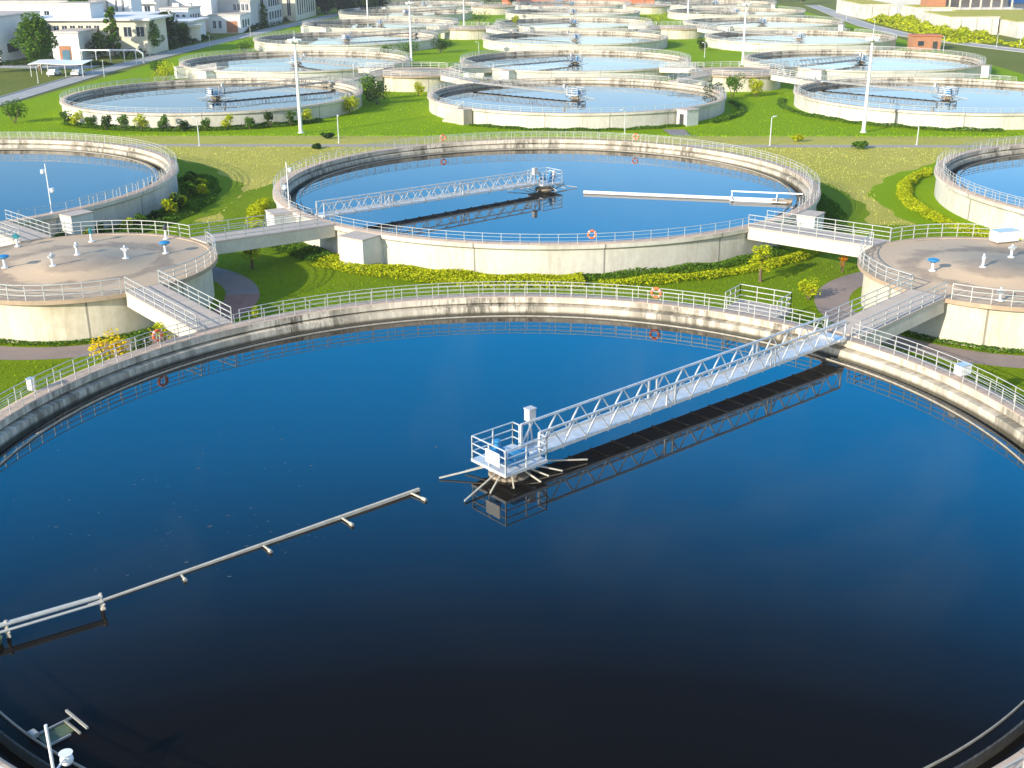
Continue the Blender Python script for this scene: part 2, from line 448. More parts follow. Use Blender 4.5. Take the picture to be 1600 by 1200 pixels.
def make_tank(label, loc, front, near=True, boxes=()):
    """front: the chamber bridges leave at 45 and 135 degrees, else at 225 and 315"""
    t = thing('settling_tank', label, 'settling tank', loc, 0, 'round settling tanks of the treatment works')
    seg = 256 if near else 128
    b = MB()
    b.revolve([(25.72, -.4), (25.72, 1.95), (26.0, 2.12), (26.0, 2.434), (25.9, 2.436)], seg)
    b.build('outer_wall', M['wall'], t)
    b = MB()
    b.revolve([(25.98, 2.438), (25.96, 2.45), (25.10, 2.45), (RI, 2.43), (RI, 2.42)], seg)
    b.build('walkway', M['walk'], t)
    b = MB()
    b.revolve([(RI, 2.42), (RI, 2.06), (25.4, 2.05), (25.4, 1.92), (24.74, 1.90), (24.72, 1.0), (23.99, 1.0), (23.99, 1.3)], seg)
    b.build('basin_wall', M['basin'], t)
    b = MB()      # notched weir plate and scum baffle
    b.revolve([(23.98, 1.0), (23.98, 1.615), (23.93, 1.615), (23.92, 1.0)], seg)
    nn = 480 if near else 0
    for k in range(nn):
        a = 2 * PI * k / nn
        b.box((23.945 * math.cos(a), 23.945 * math.sin(a), 1.625), (.04, .16, .03), a)
    b.build('weir', M['weird'], t)
    b = MB()
    b.revolve([(23.535, 1.2), (23.535, 1.685), (23.50, 1.685), (23.50, 1.2)], seg)
    b.build('scum_baffle', M['weir'], t)
    g = [(R(45), .052), (R(135), .052)] if front else [(R(225), .052), (R(315), .052)]
    st = 1.0 if near else 1.6
    pt = .036 if near else .045
    railing_mb(25.86, H0, g, 1.45 if near else 1.8, .84, pt, .028 if near else .04).build('outer_railing', M['rail'], t)
    gi = ([(R(43), .030)] if front else []) + [(R(270), R(68 if front else 62))]
    railing_mb(25.2, H0, gi, st, .82, pt, .027 if near else .04).build('inner_railing', M['rail'], t)
    b = MB()
    b.cone((0, 0), 1.15, .95, .2, 1.72, 24); b.cone((0, 0), .55, .5, 1.72, 2.17, 20)
    b.build('center_pier', M['pier'], t)
    for a, w, d, zt in boxes:
        bb = MB()
        r = 25.72 + d / 2 - .05
        bb.box((r * math.cos(a), r * math.sin(a), zt / 2 - .2), (d, w, zt + .4), a)
        ob = bb.build('inlet_box', M['white'], t)
        bb = MB(); bb.box((r * math.cos(a), r * math.sin(a), zt + .06), (d + .12, w + .12, .12), a)
        bb.build('box_lid', M['deckcon'], ob)
    return t

mb_w = MB(); mb_w.disc((0, 0), RW, 0, 192)
water0 = mb_w.build('water', M['water'])
mb_l = MB(); mb_l.revolve([(24.73, 0), (23.985, 0)], 192)
laun0 = mb_l.build('water', M['water'])
first_water = [True]
def add_water(loc, lab):
    global water0, laun0
    if first_water[0]:
        w, l = water0, laun0; first_water[0] = False
    else:
        w = water0.copy(); COL.objects.link(w); l = laun0.copy(); COL.objects.link(l)
    w.location = (loc[0], loc[1], loc[2] + ZW); l.location = (loc[0], loc[1], loc[2] + 1.2)
    tag(w, 'still water filling the ' + lab, 'water', kind='structure')
    tag(l, 'narrow ring of water in the outlet channel of the ' + lab, 'water', kind='structure')

BX = [(R(238), 2.5, 2.4, 2.30), (R(212), 2.2, 2.0, 2.30), (R(328), 2.2, 2.0, 2.30)]
front_near = make_tank('huge round tank of dark blue water with a truss bridge and long scum beam', (*T0, 0), True)
add_water((*T0, 0), 'huge tank nearest the camera')
back_near = make_tank('round tank of bright blue water with a white truss bridge and pale scum pipe', (*T1, 0), False, True, BX)
add_water((*T1, 0), 'middle tank with the white scum pipe')
dup(back_near, (*TLc, 0), None, 'round blue tank cut by the picture edge, with a dark shrub bed along its wall')
add_water((*TLc, 0), 'tank beside the shrub bed')
dup(back_near, (*TRc, 0), None, 'round blue tank cut by the picture edge, with a yellow hedge curving round it')
add_water((*TRc, 0), 'tank beside the yellow hedge')
# further rows
front_far = back_far = None
ROWS = [(208.0, True), (271.0, False), (338.5, True), (403.0, False), (468.0, True), (532.0, False)]
COLX = [(-61.8, 2.06, 66.1), (-61.0, 2.3, 66.2), (-61.5, 2.8, 65.0), (-61.5, 2.8, 65.0), (-61.5, 2.8, 65.0), (-61.5, 2.8, 65.0)]
side = ['toward the white buildings', 'behind the middle blue tank', 'toward the brown brick hut']
rown = ['first row beyond the dusty path', 'second row beyond the dusty path', 'third row beyond the dusty path', 'fourth row beyond the dusty path', 'fifth row beyond the dusty path', 'last row before the woods']
for r, (Y, fr) in enumerate(ROWS):
    for k in range(3):
        lab = 'pale tank, %s, %s' % (rown[r], side[k])
        loc = (COLX[r][k], Y, GL)
        proto = front_far if fr else back_far
        if proto is None:
            o = make_tank(lab, loc, fr, False, [] if fr else BX)
            if fr: front_far = o
            else: back_far = o
        else:
            dup(proto, loc, None, lab)
        add_water(loc, 'tank of the %s, %s' % (rown[r], side[k]))

# ---------------------------------------------------------------- scraper bridges
def truss_mb(y, x0, x1, z0, z1, h, n, w=.09):
    mb = MB()
    zb = lambda x: z0 + (z1 - z0) * (x - x0) / (x1 - x0)
    mb.bar((x0, y, zb(x0) + h), (x1, y, zb(x1) + h), w * 1.1, w * 1.2)
    mb.bar((x0, y, zb(x0) + .07), (x1, y, zb(x1) + .07), w, .16)
    for k in range(n):
        xa = x0 + (x1 - x0) * k / n; xb = x0 + (x1 - x0) * (k + 1) / n; xm = (xa + xb) / 2
        mb.bar((xa, y, zb(xa) + .1), (xm, y, zb(xm) + h), w * .85, w * .85)
        mb.bar((xm, y, zb(xm) + h), (xb, y, zb(xb) + .1), w * .6, w * .6)
    L_ = x1 - x0
    for s in (0, .36, .385, .71, .725, 1):
        x = x0 + L_ * s
        mb.bar((x, y, zb(x)), (x, y, zb(x) + h), w * 1.2, w * 1.2)
    return mb
def make_bridge(label, loc, rz, near=True):
    t = thing('scraper_bridge', label, 'scraper bridge', loc, rz, 'scraper bridges over the tanks')
    w = .08 if near else .06
    for y in (-.62, .62):
        truss_mb(y, 1.25, 24.9, 2.3, 2.52, 1.12, 16, w).build('truss', M['alu' if near else 'dullsteel'], t)
    b = MB()
    vs = []
    b.bar((1.2, 0, 2.29), (25.1, 0, 2.51), 1.16, .05)
    for k in range(17):
        x = 1.3 + 23.5 * k / 16
        b.bar((x, -.6, 2.23 + .22 * (x - 1.25) / 23.65), (x, .6, 2.23 + .22 * (x - 1.25) / 23.65), .07, .1)
    b.build('deck', M['alu' if near else 'dullsteel'], t)
    ZP = 2.3
    b = MB()
    b.box((0, 0, 2.23), (2.5, 2.4, .14)); b.box((0, 0, 2.12), (2.3, .2, .14)); b.box((.5, 0, 2.12), (.2, 2.2, .14)); b.box((-.6, 0, 2.12), (.2, 2.2, .14))
    b.build('platform', M['alu'], t)
    b = MB()
    pts = [(1.2, .7), (1.2, 1.15), (-1.2, 1.15), (-1.2, -1.15), (1.2, -1.15), (1.2, -.7)]
    for (xa, ya), (xb, yb) in zip(pts[:-1], pts[1:]):
        for z in (1.10, .74, .38):
            b.bar((xa, ya, ZP + z), (xb, yb, ZP + z), .045 if near else .08)
        n = 2 if math.hypot(xb - xa, yb - ya) > 1 else 1
        for k in range(n + 1):
            x = xa + (xb - xa) * k / n; y = ya + (yb - ya) * k / n
            b.bar((x, y, 2.3), (x, y, 3.42), .055 if near else .09)
    b.build('platform_railing', M['alu'], t)
    b = MB()
    b.tube((-.35, -.55, 2.65), (.5, -.55, 2.65), .24, 14); b.cone((-.5, .25), .32, .28, 2.3, 2.8, 14); b.cone((-.5, .25), .17, .15, 2.8, 3.3, 12); b.box((-.05, -.55, 2.42), (.8, .4, .24)); b.box((-.5, .25, 2.85), (.5, .5, .1))
    b.build('drive_motor', M['blue'], t)
    b = MB(); b.box((-1.27, -.35, 2.86), (.04, .95, .62)); b.build('panel', M['whitepaint'], t)
    b = MB(); b.box((2.0, .85, 3.66), (.40, .36, .58)); b.box((2.0, .85, 3.97), (.46, .42, .04)); b.bar((2.0, .7, 2.35), (2.0, .85, 3.4), .06); b.bar((1.6, .62, 2.35), (2.0, .85, 3.4), .05); b.bar((2.4, .62, 3.35), (2.0, .85, 3.4), .05)
    b.build('control_box', M['bgrey'], t)
    b = MB(); b.box((24.6, 0, 2.60), (.7, 1.5, .12)); b.box((24.85, -.55, 2.5), (.5, .2, .22)); b.box((24.85, .55, 2.5), (.5, .2, .22))
    b.build('end_carriage', M['galv'], t)
    for k, (a, r0, r1, zz) in enumerate(ARMS):
        b = MB()
        b.bar((r0 * math.cos(R(a)), r0 * math.sin(R(a)), 2.05), (r1 * math.cos(R(a)), r1 * math.sin(R(a)), zz), .06 if near else .1, .06)
        b.build('support_arm', M['wood'], t)
    return t
ARMS = [(150, .9, 3.2, 1.66), (138, .8, 2.0, 1.68), (196, .8, 3.5, 1.68), (208, .9, 2.3, 1.66), (236, .5, 1.6, 1.6), (285, .5, 1.7, 1.6), (308, .5, 1.8, 1.62), (338, .9, 3.8, 1.7), (322, .8, 2.4, 1.65), (100, .5, 1.5, 1.6), (20, .5, 1.5, 1.6)]
br = make_bridge('white truss bridge over the dark water, its cage platform in plain view', (*T0, 0), R(43.3))
dup(br, (*T1, 0), R(221.5), 'white truss bridge over the bright water of the middle tank')
brf = None
for r, (Y, fr) in enumerate(ROWS):
    for k in range(3):
        ang = (135 if k != 0 else 45) if fr else (225 if k != 0 else 315)
        if r == 0 and k == 1: ang = 140
        lab = 'truss bridge, %s, %s' % (rown[r], side[k])
        if brf is None: brf = make_bridge(lab, (COLX[r][k], Y, GL), R(ang), False)
        else: dup(brf, (COLX[r][k], Y, GL), R(ang), lab)
dup(brf, (*TLc, 0), R(221.5), 'truss bridge of the tank beside the shrub bed')
dup(brf, (*TRc, 0), R(315), 'truss bridge of the tank beside the yellow hedge')

# ---------------------------------------------------------------- chambers and footbridges
CR, CH = 9.3, 3.0
def make_chamber(label, loc, near=True):
    t = thing('distribution_chamber', label, 'chamber', loc, 0, 'round flow chambers between the tanks')
    seg = 128 if near else 64
    b = MB(); b.revolve([(8.8, -.4), (8.8, 2.55), (8.95, 2.62), (8.95, 2.72)], seg); b.build('wall', M['chamber'], t)
    b = MB(); b.revolve([(8.95, 2.72), (CR, 2.72), (CR, 3.0), (8.85, 3.0), (8.8, 2.96), (3.2, 2.99), (3.15, 3.02), (1e-3, 3.03)], seg)
    b.build('roof', M['roof'], t)
    g = [(R(a), .15) for a in (45, 135, 225, 315)]
    railing_mb(9.2, CH, g, 1.2 if near else 1.8, 1.02, .05 if near else .09, .045 if near else .07).build('railing', M['rail'], t)
    return t
def make_foot(label, c, d, zc, zt, near=True):
    """footbridge from chamber centre c to tank centre d"""
    v = Vector(d) - Vector(c); D = v.length; a = math.atan2(v.y, v.x)
    x0, x1 = CR - .12, D - RO + .12
    t = thing('footbridge', label, 'footbridge', (c[0], c[1], gz(c[1])), a, 'footbridges joining tanks and chambers')
    b = MB(); b.bar((x0, 0, zc + .02), (x1, 0, zt + .02), 2.5, .14); b.build('deck', M['deckcon'], t)
    b = MB()
    for y in (-1.1, 1.1): b.bar((x0, y, zc - .5), (x1, y, zt - .5), .22, .9)
    b.build('beam', M['beam'], t)
    for s in (-1.17, 1.17):
        b = MB()
        for z in (1.05, .7, .36): b.bar((x0, s, zc + z), (x1, s, zt + z), .045 if near else .07)
        n = 7
        for k in range(n + 1):
            q = k / n; x = x0 + (x1 - x0) * q; z = zc + (zt - zc) * q
            b.bar((x, s, z), (x, s, z + 1.07), .05 if near else .09)
        b.build('railing', M['rail'], t)
    return t
ch = make_chamber('round flat-roofed chamber with teal and white valves, joined to the truss-bridge tanks', (*CHL, 0))
dup(ch, (*CHR, 0), None, 'round flat-roofed chamber with a white cabinet on its stained roof')
make_foot('footbridge from the teal-valve chamber down to the huge dark tank', CHL, T0, 3.0, 2.45)
make_foot('footbridge from the teal-valve chamber to the middle blue tank', CHL, T1, 3.0, 2.45)
make_foot('footbridge from the teal-valve chamber to the tank with the shrub bed', CHL, TLc, 3.0, 2.45)
make_foot('footbridge from the white-cabinet chamber down to the huge dark tank', CHR, T0, 3.0, 2.45)
make_foot('footbridge from the white-cabinet chamber to the middle blue tank', CHR, T1, 3.0, 2.45)
make_foot('footbridge from the white-cabinet chamber to the tank with the yellow hedge', CHR, TRc, 3.0, 2.45)
chf = None
pairn = ['first pair of far tank rows', 'second pair of far tank rows', 'third pair of far tank rows']
for q in range(3):
    Y = (ROWS[2 * q][0] + ROWS[2 * q + 1][0]) / 2
    for k in range(2):
        c = ((COLX[2 * q][k] + COLX[2 * q][k + 1]) / 2, Y)
        lab = 'pale round chamber amid the %s, %s' % (pairn[q], ('toward the white buildings', 'toward the brown brick hut')[k])
        if chf is None: chf = make_chamber(lab, (*c, GL), False)
        else: dup(chf, (*c, GL), None, lab)
        if q < 2:
            for r in (0, 1):
                for kk in (k, k + 1):
                    d = (COLX[2 * q + r][kk], ROWS[2 * q + r][0])
                    make_foot('footbridge, %s, chamber %s, to tank %s, %s' % (pairn[q].replace(' of far tank rows', ''), ('building-side', 'hut-side')[k], side[kk].replace('toward the ', 'by ').replace('behind the middle blue tank', 'mid column'), ('near row', 'rear row')[r]), c, d, 3.0, 2.45, False)


mb = MB(); mb.revolve([(12.05, 0), (9.55, 0)], 24, R(-18), R(14))
tag(mb.build('path', M['brick_red'], loc=(CHL[0], CHL[1], .022)), 'terracotta paved part of the ring path beside the teal-valve chamber', 'path', kind='structure')
mb = MB(); mb.add([(15.2, 182.5, gz(182.5) + .016), (18.6, 182.5, gz(182.5) + .016), (18.4, 172, gz(172) + .016), (15.6, 172, gz(172) + .016), (18.6, 163, gz(163) + .03), (15.4, 163, gz(163) + .03), (20.5, 152, gz(152) + .03), (14.5, 152, gz(152) + .03)], [(3, 2, 1, 0), (5, 4, 2, 3), (7, 6, 4, 5)])
tag(mb.build('path', M['paving']), 'short reddish path running up to the central pale tank', 'path', kind='structure')

# ---------------------------------------------------------------- scum beams, posts and small things
def make_scum_beam():
    t = thing('scum_beam', 'long thin scum beam floating on the dark water of the huge tank', 'scum beam')
    a = Vector((-6.16, 45.52, 1.69)); b_ = Vector((-16.6, 36.15, 1.585)); d = (b_ - a).normalized(); s = Vector((-d.y, d.x, 0))
    b = MB(); b.bar(a, b_ + d * .6, .12, .13); b.build('beam', M['wood'], t)
    for p, q in (((-6.5, 45.2), (-5.75, 44.55)), ((-9.05, 42.75), (-8.5, 42.16)), ((-11.75, 40.3), (-11.33, 39.83)), ((-14.3, 37.9), (-14.03, 37.56))):
        p = Vector((*p, 1.68)); q = Vector((*q, 1.66)); b = MB(); b.bar(p, q, .06, .06); b.tube(p.lerp(q, .75), q, .075, 8)
        b.build('stub_float', M['wood'], t)
    p0 = Vector((-16.4, 35.55, 2.15)); p1 = p0 + Vector((-2.83, -2.05, 0)).normalized() * 9.5; d = (p1 - p0).normalized(); s = Vector((-d.y, d.x, 0))
    b = MB(); b.tube(p0, p1, .085, 10); b.tube(p0 + s * .12 + Vector((0, 0, -.17)), p1 + s * .2 + Vector((0, 0, -.2)), .05, 10); b.build('raised_pipe', M['rail'], t)
    for q in (.05, 3.25, 7.0):
        p = p0 + d * q; b = MB()
        b.bar(p + Vector((0, 0, .12)), p + Vector((0, 0, -.62)), .10, .10); b.bar(p + s * .45 + Vector((0, 0, -.1)), p - Vector((0, 0, .5)), .06, .06); b.bar(p - s * .1 + Vector((0, 0, -.3)), p + s * .45 + Vector((0, 0, -.3)), .06, .06)
        b.build('leg', M['wood'], t)
    p = p0 + d * 3.75 + s * .2
    b = MB(); b.cone((p.x, p.y), .22, .3, 1.55, 1.85, 12); b.build('float', M['scum'], t)
    return t
make_scum_beam()
def make_scum_pipe():
    t = thing('scum_pipe', 'white scum pipe lying across the bright water of the middle tank', 'scum pipe')
    a = Vector((1.94, 110.2, 1.74)); b_ = Vector((20.3, 106.6, 1.74)); d = (b_ - a).normalized(); s = Vector((-d.y, d.x, 0))
    b = MB(); b.tube(a, b_, .16, 10); b.build('pipe', M['whitepaint'], t)
    b = MB(); b.bar(a + d * 13.8 + s * .9 + Vector((0, 0, .5)), b_ + d * 1.6 + s * .9 + Vector((0, 0, .5)), .12, .12); b.bar(a + d * 13.8 - s * .9 , b_ + d * .2 - s * .9, .1, .1)
    b.build('guide_beam', M['whitepaint'], t)
    for q in (13.9, 18.0):
        b = MB(); b.bar(a + d * q + s * .9 + Vector((0, 0, .5)), a + d * q - s * .9, .1, .1); b.bar(a + d * q + s * .9 + Vector((0, 0, .5)), a + d * q + s * .9 - Vector((0, 0, .3)), .1, .1); b.build('frame', M['whitepaint'], t)
    p = b_ - d * .2
    b = MB(); b.box((p.x, p.y, 1.72), (1.8, .8, .3), math.atan2(d.y, d.x)); b.build('float', M['pier'], t)
make_scum_pipe()

def life_ring(c, out_ang, z, label):
    t = thing('life_ring', label, 'life buoy', (c[0], c[1], z), 0, 'life buoys hung on the railings')
    Mx = Matrix.Rotation(out_ang, 4, 'Z') @ Matrix.Rotation(PI / 2, 4, 'Y')
    b = MB(); b.torus(Mx, .29, .085, 28, 10); b.build('ring', M['orange'], t)
    for k in range(4):
        a = PI / 4 + k * PI / 2
        b = MB(); b.torus(Mx, .29, .09, 4, 10, a - .09, a + .09); b.build('band', M['whitepaint'], t)
def on_ring(c, px, r):
    a = math.atan2(px[1] - c[1], px[0] - c[0]); return (c[0] + r * math.cos(a), c[1] + r * math.sin(a)), a
for c, px, r, z, lab in [(T0, (-23.6, 62.7), 25.72, 3.0, 'orange life buoy on the railing beside the yellow-flowered shrubs'),
                      (T0, (6.3, 72.7), 25.72, 3.0, 'orange life buoy on the railing behind the dark water of the huge tank'),
                      (T1, (2.5, 86.1), 25.0, 3.0, 'orange life buoy on the near railing of the middle blue tank'),
                      (T1, (-14.2, 135.5), 25.72, 3.0, 'orange life buoy on the far railing near the truss bridge pier'),
                      (T1, (8.5, 136.5), 25.72, 3.0, 'orange life buoy on the far railing beyond the white scum pipe'),
                      (TLc, (-48.0, 90.0), 24.9, 3.0, 'orange life buoy on the tank railing near the footbridge at the picture edge')]:
    p, a = on_ring(c, px, r); life_ring(p, a, z, lab)

def junction(c, rz, s, label, z=2.46):
    t = thing('junction_box', label, 'junction box', (c[0], c[1], z), rz)
    b = MB(); b.box((0, 0, s[2] / 2 + .08), s); b.build('case', M['whitepaint'], t)
    b = MB(); b.box((0, 0, .045), (s[0] * .8, s[1] * .8, .09)); b.build('foot', M['galv'], t)
    b = MB(); b.box((0, 0, s[2] + .1), (s[0] + .06, s[1] + .06, .035)); b.build('lid', M['galv'], t)
junction((-27.4, 54.95), R(165), (.3, .3, .55), 'small white box on the walkway of the huge tank near the flowers')
junction((21.2, 58.6), R(30), (.75, .5, .5), 'white box on the walkway of the huge tank, beside the truss bridge end')
junction((32.8, 86.0), R(20), (1.9, .9, .75), 'white cabinet on the far edge of the stained chamber roof', 3.03)

def tank_platform():
    a = R(57.5); c = (T0[0], T0[1])
    t = thing('viewing_platform', 'railed concrete platform jutting from the huge tank beside the truss bridge', 'platform', (c[0], c[1], 0))
    b = MB(); b.box((27.1 * math.cos(a), 27.1 * math.sin(a), 2.32), (2.35, 3.6, .28), a); b.box((26.9 * math.cos(a), 26.9 * math.sin(a), 1.0), (1.8, 3.0, 2.3), a); b.build('slab', M['deckcon'], t)
    b = MB()
    e = Vector((math.cos(a), math.sin(a), 0)); n_ = Vector((-e.y, e.x, 0))
    pts = [e * 25.95 + n_ * 1.72, e * 28.2 + n_ * 1.72, e * 28.2 - n_ * 1.72, e * 25.95 - n_ * 1.72]
    for p, q in zip(pts[:-1], pts[1:]):
        for z in (3.5, 3.15, 2.8): b.bar(p + Vector((0, 0, z)), q + Vector((0, 0, z)), .045)
        for k in range(4):
            r = p.lerp(q, k / 3); b.bar(r + Vector((0, 0, 2.46)), r + Vector((0, 0, 3.52)), .05)
    b.build('railing', M['rail'], t)
tank_platform()

def scum_box():
    t = thing('scum_trough', 'greenish sunken scum trough at the near edge of the huge tank', 'trough')
    d = Vector((.64, .77, 0)); s = Vector((.77, -.64, 0)); p = Vector((-15.75, 28.4, 0))
    b = MB()
    b.bar(p + Vector((0, 0, 1.650)), p + d * 1.15 + Vector((0, 0, 1.650)), .05, .07); b.bar(p + s * .75 + Vector((0, 0, 1.650)), p + s * .75 + d * .7 + Vector((0, 0, 1.650)), .05, .07)
    b.build('side_bar', M['dullsteel'], t)
    q = p + d * 1.0 + s * .35
    b = MB(); b.box((q.x - d.x * .55, q.y - d.y * .55, 1.615), (.55, .95, .03), math.atan2(d.y, d.x) - PI / 2); b.build('tray', M['scum'], t)
    q = p + d * 1.1
    b = MB(); b.bar(q - s * .25 + Vector((0, 0, 1.8)), q + s * 1.05 + Vector((0, 0, 1.8)), .07, .07); b.bar(q + d * -.2 + Vector((0, 0, 1.670)), q - d * .2 + s * .95 + Vector((0, 0, 1.670)), .06, .06)
    b.build('skim_blade', M['weir'], t)
    b = MB(); b.box((p.x - .05, p.y - .1, 1.760), (.30, .2, .14), R(-38)); b.build('bracket', M['dullsteel'], t)
scum_box()
def cctv(label, loc, h, arms, z):
    t = thing('camera_pole', label, 'camera pole', (loc[0], loc[1], z))
    b = MB(); b.tube((0, 0, 0), (0, 0, h), .045, 10); b.cone((0, 0), .16, .16, 0, .04, 10); b.build('pole', M['whitepaint'], t)
    for zz, x, y in arms:
        b = MB(); b.bar((0, 0, zz), (x, y, zz), .05); b.dome((x, y, zz - .12), .19, 14, 8, 1.0, True); b.cone((x, y), .12, .2, zz, zz + .1, 12); b.build('camera_dome', M['whitepaint'], t)
    return t
cctv('white camera pole on the rim of the huge tank, beside the greenish trough', (-13.75, 25.31), 1.95, [(.35, .02, .75)], 2.45)
cctv('white camera pole on the rim of the tank with the shrub bed', (-44.15, 97.2), 4.2, [(2.0, .3, 0), (3.6, -.3, 0)], 2.45)
cctv('white camera pole on the rim of the middle tank, by the footbridge', (-23.9, 99.3), 4.0, [(1.9, -.28, 0), (3.4, .3, 0)], 2.45)

def valve(label, loc, h, dome, mat, z=3.0, stem='whitepaint'):
    h *= .8
    t = thing('valve', label, 'valve', (loc[0], loc[1], z), random.uniform(0, 3))
    b = MB(); b.cone((0, 0), .10, .08, 0, h, 12); b.cone((0, 0), .24, .24, 0, .05, 12); b.build('stem', M[stem], t)
    b = MB()
    if dome:
        b.cone((0, 0), .12, .40, h, h + .18, 16); b.dome((0, 0, h + .18), .42, 16, 4, .35)
    else:
        b.box((0, 0, h + .11), (.30, .24, .24)); b.tube((-.28, 0, h + .14), (.28, 0, h + .14), .08, 10); b.cone((0, 0), .09, .07, h + .26, h + .4, 10)
    b.build('actuator', M[mat], t)
for a in [('blue mushroom-shaped valve on the stained roof beside the white footbridge railing', (-28.9, 81.2), .75, True, 'blue', 3.0),
          ('blue mushroom-shaped valve at the far edge of the picture on the teal-valve chamber', (-38.9, 77.0), .75, True, 'blue', 3.0),
          ('teal valve standing behind the white valves on the chamber roof', (-35.7, 84.6), .8, False, 'teal', 3.0),
          ('teal valve by the footbridge to the shrub-bed tank', (-40.7, 83.0), .8, False, 'teal', 3.0),
          ('white valve next to the teal one on the chamber roof', (-35.2, 80.6), .7, False, 'galv', 3.0),
          ('white valve nearest the camera on the teal-valve chamber', (-35.7, 77.5), .7, False, 'galv', 3.0),
          ('white valve midway between the two blue valves', (-31.3, 79.7), .7, False, 'galv', 3.0),
          ('dark slim valve post by the far chamber railing', (-30.3, 85.6), .9, False, 'dark', 3.0),
          ('blue mushroom-shaped valve on the chamber with the white cabinet', (25.1, 77.6), .7, True, 'blue', 3.0),
          ('white valve in the middle of the roof with the white cabinet', (28.8, 78.6), .7, False, 'galv', 3.0),
          ('white valve just in front of the white cabinet', (31.7, 81.4), .7, False, 'galv', 3.0),
          ('pale blue valve stub by the near railing of the white-cabinet chamber', (27.2, 70.6), .6, False, 'galv', 3.0)]:
    valve(*a)

# ---------------------------------------------------------------- masts and lamp posts
def make_mast(label, loc, h):
    t = thing('light_mast', label, 'light mast', loc, 0, 'tall white light masts')
    b = MB(); b.cone((0, 0), .30, .17, 0, h, 14); b.cone((0, 0), .5, .5, 0, .12, 14)
    b.build('mast_tube', M['whitepaint'], t)
    b = MB(); b.cone((0, 0), .35, .55, h - .9, h - .6, 14); b.torus(Matrix.Translation((0, 0, h - .55)), .75, .06, 18, 6); b.tube((0, 0, h), (0, 0, h + 1.0), .04, 6); b.build('head_ring', M['galv'], t)
    for k in range(6):
        a = k * PI / 3; b = MB(); b.box((.8 * math.cos(a), .8 * math.sin(a), h - .45), (.4, .5, .42), a); b.build('floodlight', M['whitepaint'], t)
    return t
m0 = make_mast('tall white light mast on the lawn facing the row of small shrubs', (-40.0, 177.1, gz(177.1)), 14.0)
for lab, x, y in [('tall white light mast on the lawn between the two pale tanks by the brick hut', 45.1, 179.1), ('tall white light mast among the far tanks toward the white buildings', -37.9, 295.5), ('tall white light mast among the far tanks toward the brick hut', 41.9, 284.5),
                  ('faint white mast beyond the third row of far tanks, toward the buildings', -35.6, 426.7), ('faint white mast beyond the third row of far tanks, toward the pavilion', 41.8, 416.6), ('white mast by the pale concrete wall near the orange pavilion', 123.8, 463.2), ('slender white mast among the last tanks by the service road', -71.1, 435.3)]:
    dup(m0, (x, y, gz(y)), None, lab)
def make_lamp(label, loc, rz):
    t = thing('lamp_post', label, 'lamp post', loc, rz, 'short lamp posts on the lawns and roads')
    b = MB(); b.cone((0, 0), .085, .055, 0, 3.5, 8); b.cone((0, 0), .16, .16, 0, .08, 8); b.bar((0, 0, 3.45), (.55, 0, 3.55), .06); b.build('pole', M['galv'], t)
    b = MB(); b.box((.6, 0, 3.57), (.6, .2, .1)); b.build('lamp_head', M['whitepaint'], t)
    return t
l0 = None
for lab, x, y in [('lamp post on the dusty path near the tank with the shrub bed', -46.5, 147.5), ('lamp post on the dusty path, below the tall mast by the shrubs', -29.0, 149.9), ('lamp post on the path, just beyond the white scum pipe tank', 25.9, 148.4), ('lamp post on the path near the yellow-hedge tank', 44.3, 149),
                  ('lamp post right in front of the central pale tank', 9.1, 176.5), ('lamp post between far tanks in front of the first hedge clump', -47.2, 284.3), ('lamp post on far lawn beside the round-topped tree', -22.0, 307.3), ('lamp post on the far lawn next to the hut-side mast', 35.0, 302.7), ('pale lamp post at the chamber by the hut-side mast', 36.6, 253.6),
                  ('lamp post near the carport by the service road', -110.9, 246.8), ('lamp post at the bend of the buildings road', -101.3, 258.9), ('lamp post beside the brown brick hut', 99.0, 319.5), ('lamp post on the verge past the brown brick hut', 116.6, 331), ('lamp post on the verge below the pale concrete wall', 122.8, 331.0), ('lamp post on the service road opposite the white cube building', -99.6, 334.5), ('lamp post by the first far chamber toward the buildings', -44.3, 249.4), ('lamp post between the first far chamber and the central far tank', -23.3, 243.2),
                  ('lamp post along the buildings road, well past the pipe rack', -98.5, 375.0), ('lamp post along the buildings road near the woods', -95, 430.0), ('lamp post on the hut-side road near the green bank', 99.6, 395.0), ('lamp post on the hut-side road near the far woods', 103, 450.0)]:
    rz = random.uniform(0, 6)
    if l0 is None: l0 = make_lamp(lab, (x, y, gz(y)), rz)
    else: dup(l0, (x, y, gz(y)), rz, lab)

# ---------------------------------------------------------------- foliage
def leaf(mb, p, s, rnd):
    a = rnd.uniform(0, 2 * PI); t = rnd.uniform(-.9, .9)
    u = Vector((math.cos(a), math.sin(a), t * .6)).normalized()
    n = Vector((rnd.gauss(0, 1), rnd.gauss(0, 1), rnd.gauss(.5, 1)))
    v = u.cross(n)
    if v.length < 1e-3: v = Vector((0, 0, 1))
    v.normalize(); w_ = s * rnd.uniform(.7, 1.3); h_ = w_ * rnd.uniform(.45, .8)
    i = len(mb.v)
    mb.v += [tuple(p - u * w_), tuple(p - v * h_), tuple(p + u * w_), tuple(p + v * h_)]
    mb.f.append((i, i + 1, i + 2, i + 3))
def blob(mb, c, r, n, s, rnd, shell=.45):
    for _ in range(n):
        d = Vector((rnd.gauss(0, 1), rnd.gauss(0, 1), rnd.gauss(0, 1))).normalized()
        k = shell + (1 - shell) * rnd.random() ** .5
        leaf(mb, Vector((c[0] + d.x * r[0] * k, c[1] + d.y * r[1] * k, c[2] + d.z * r[2] * k)), s, rnd)
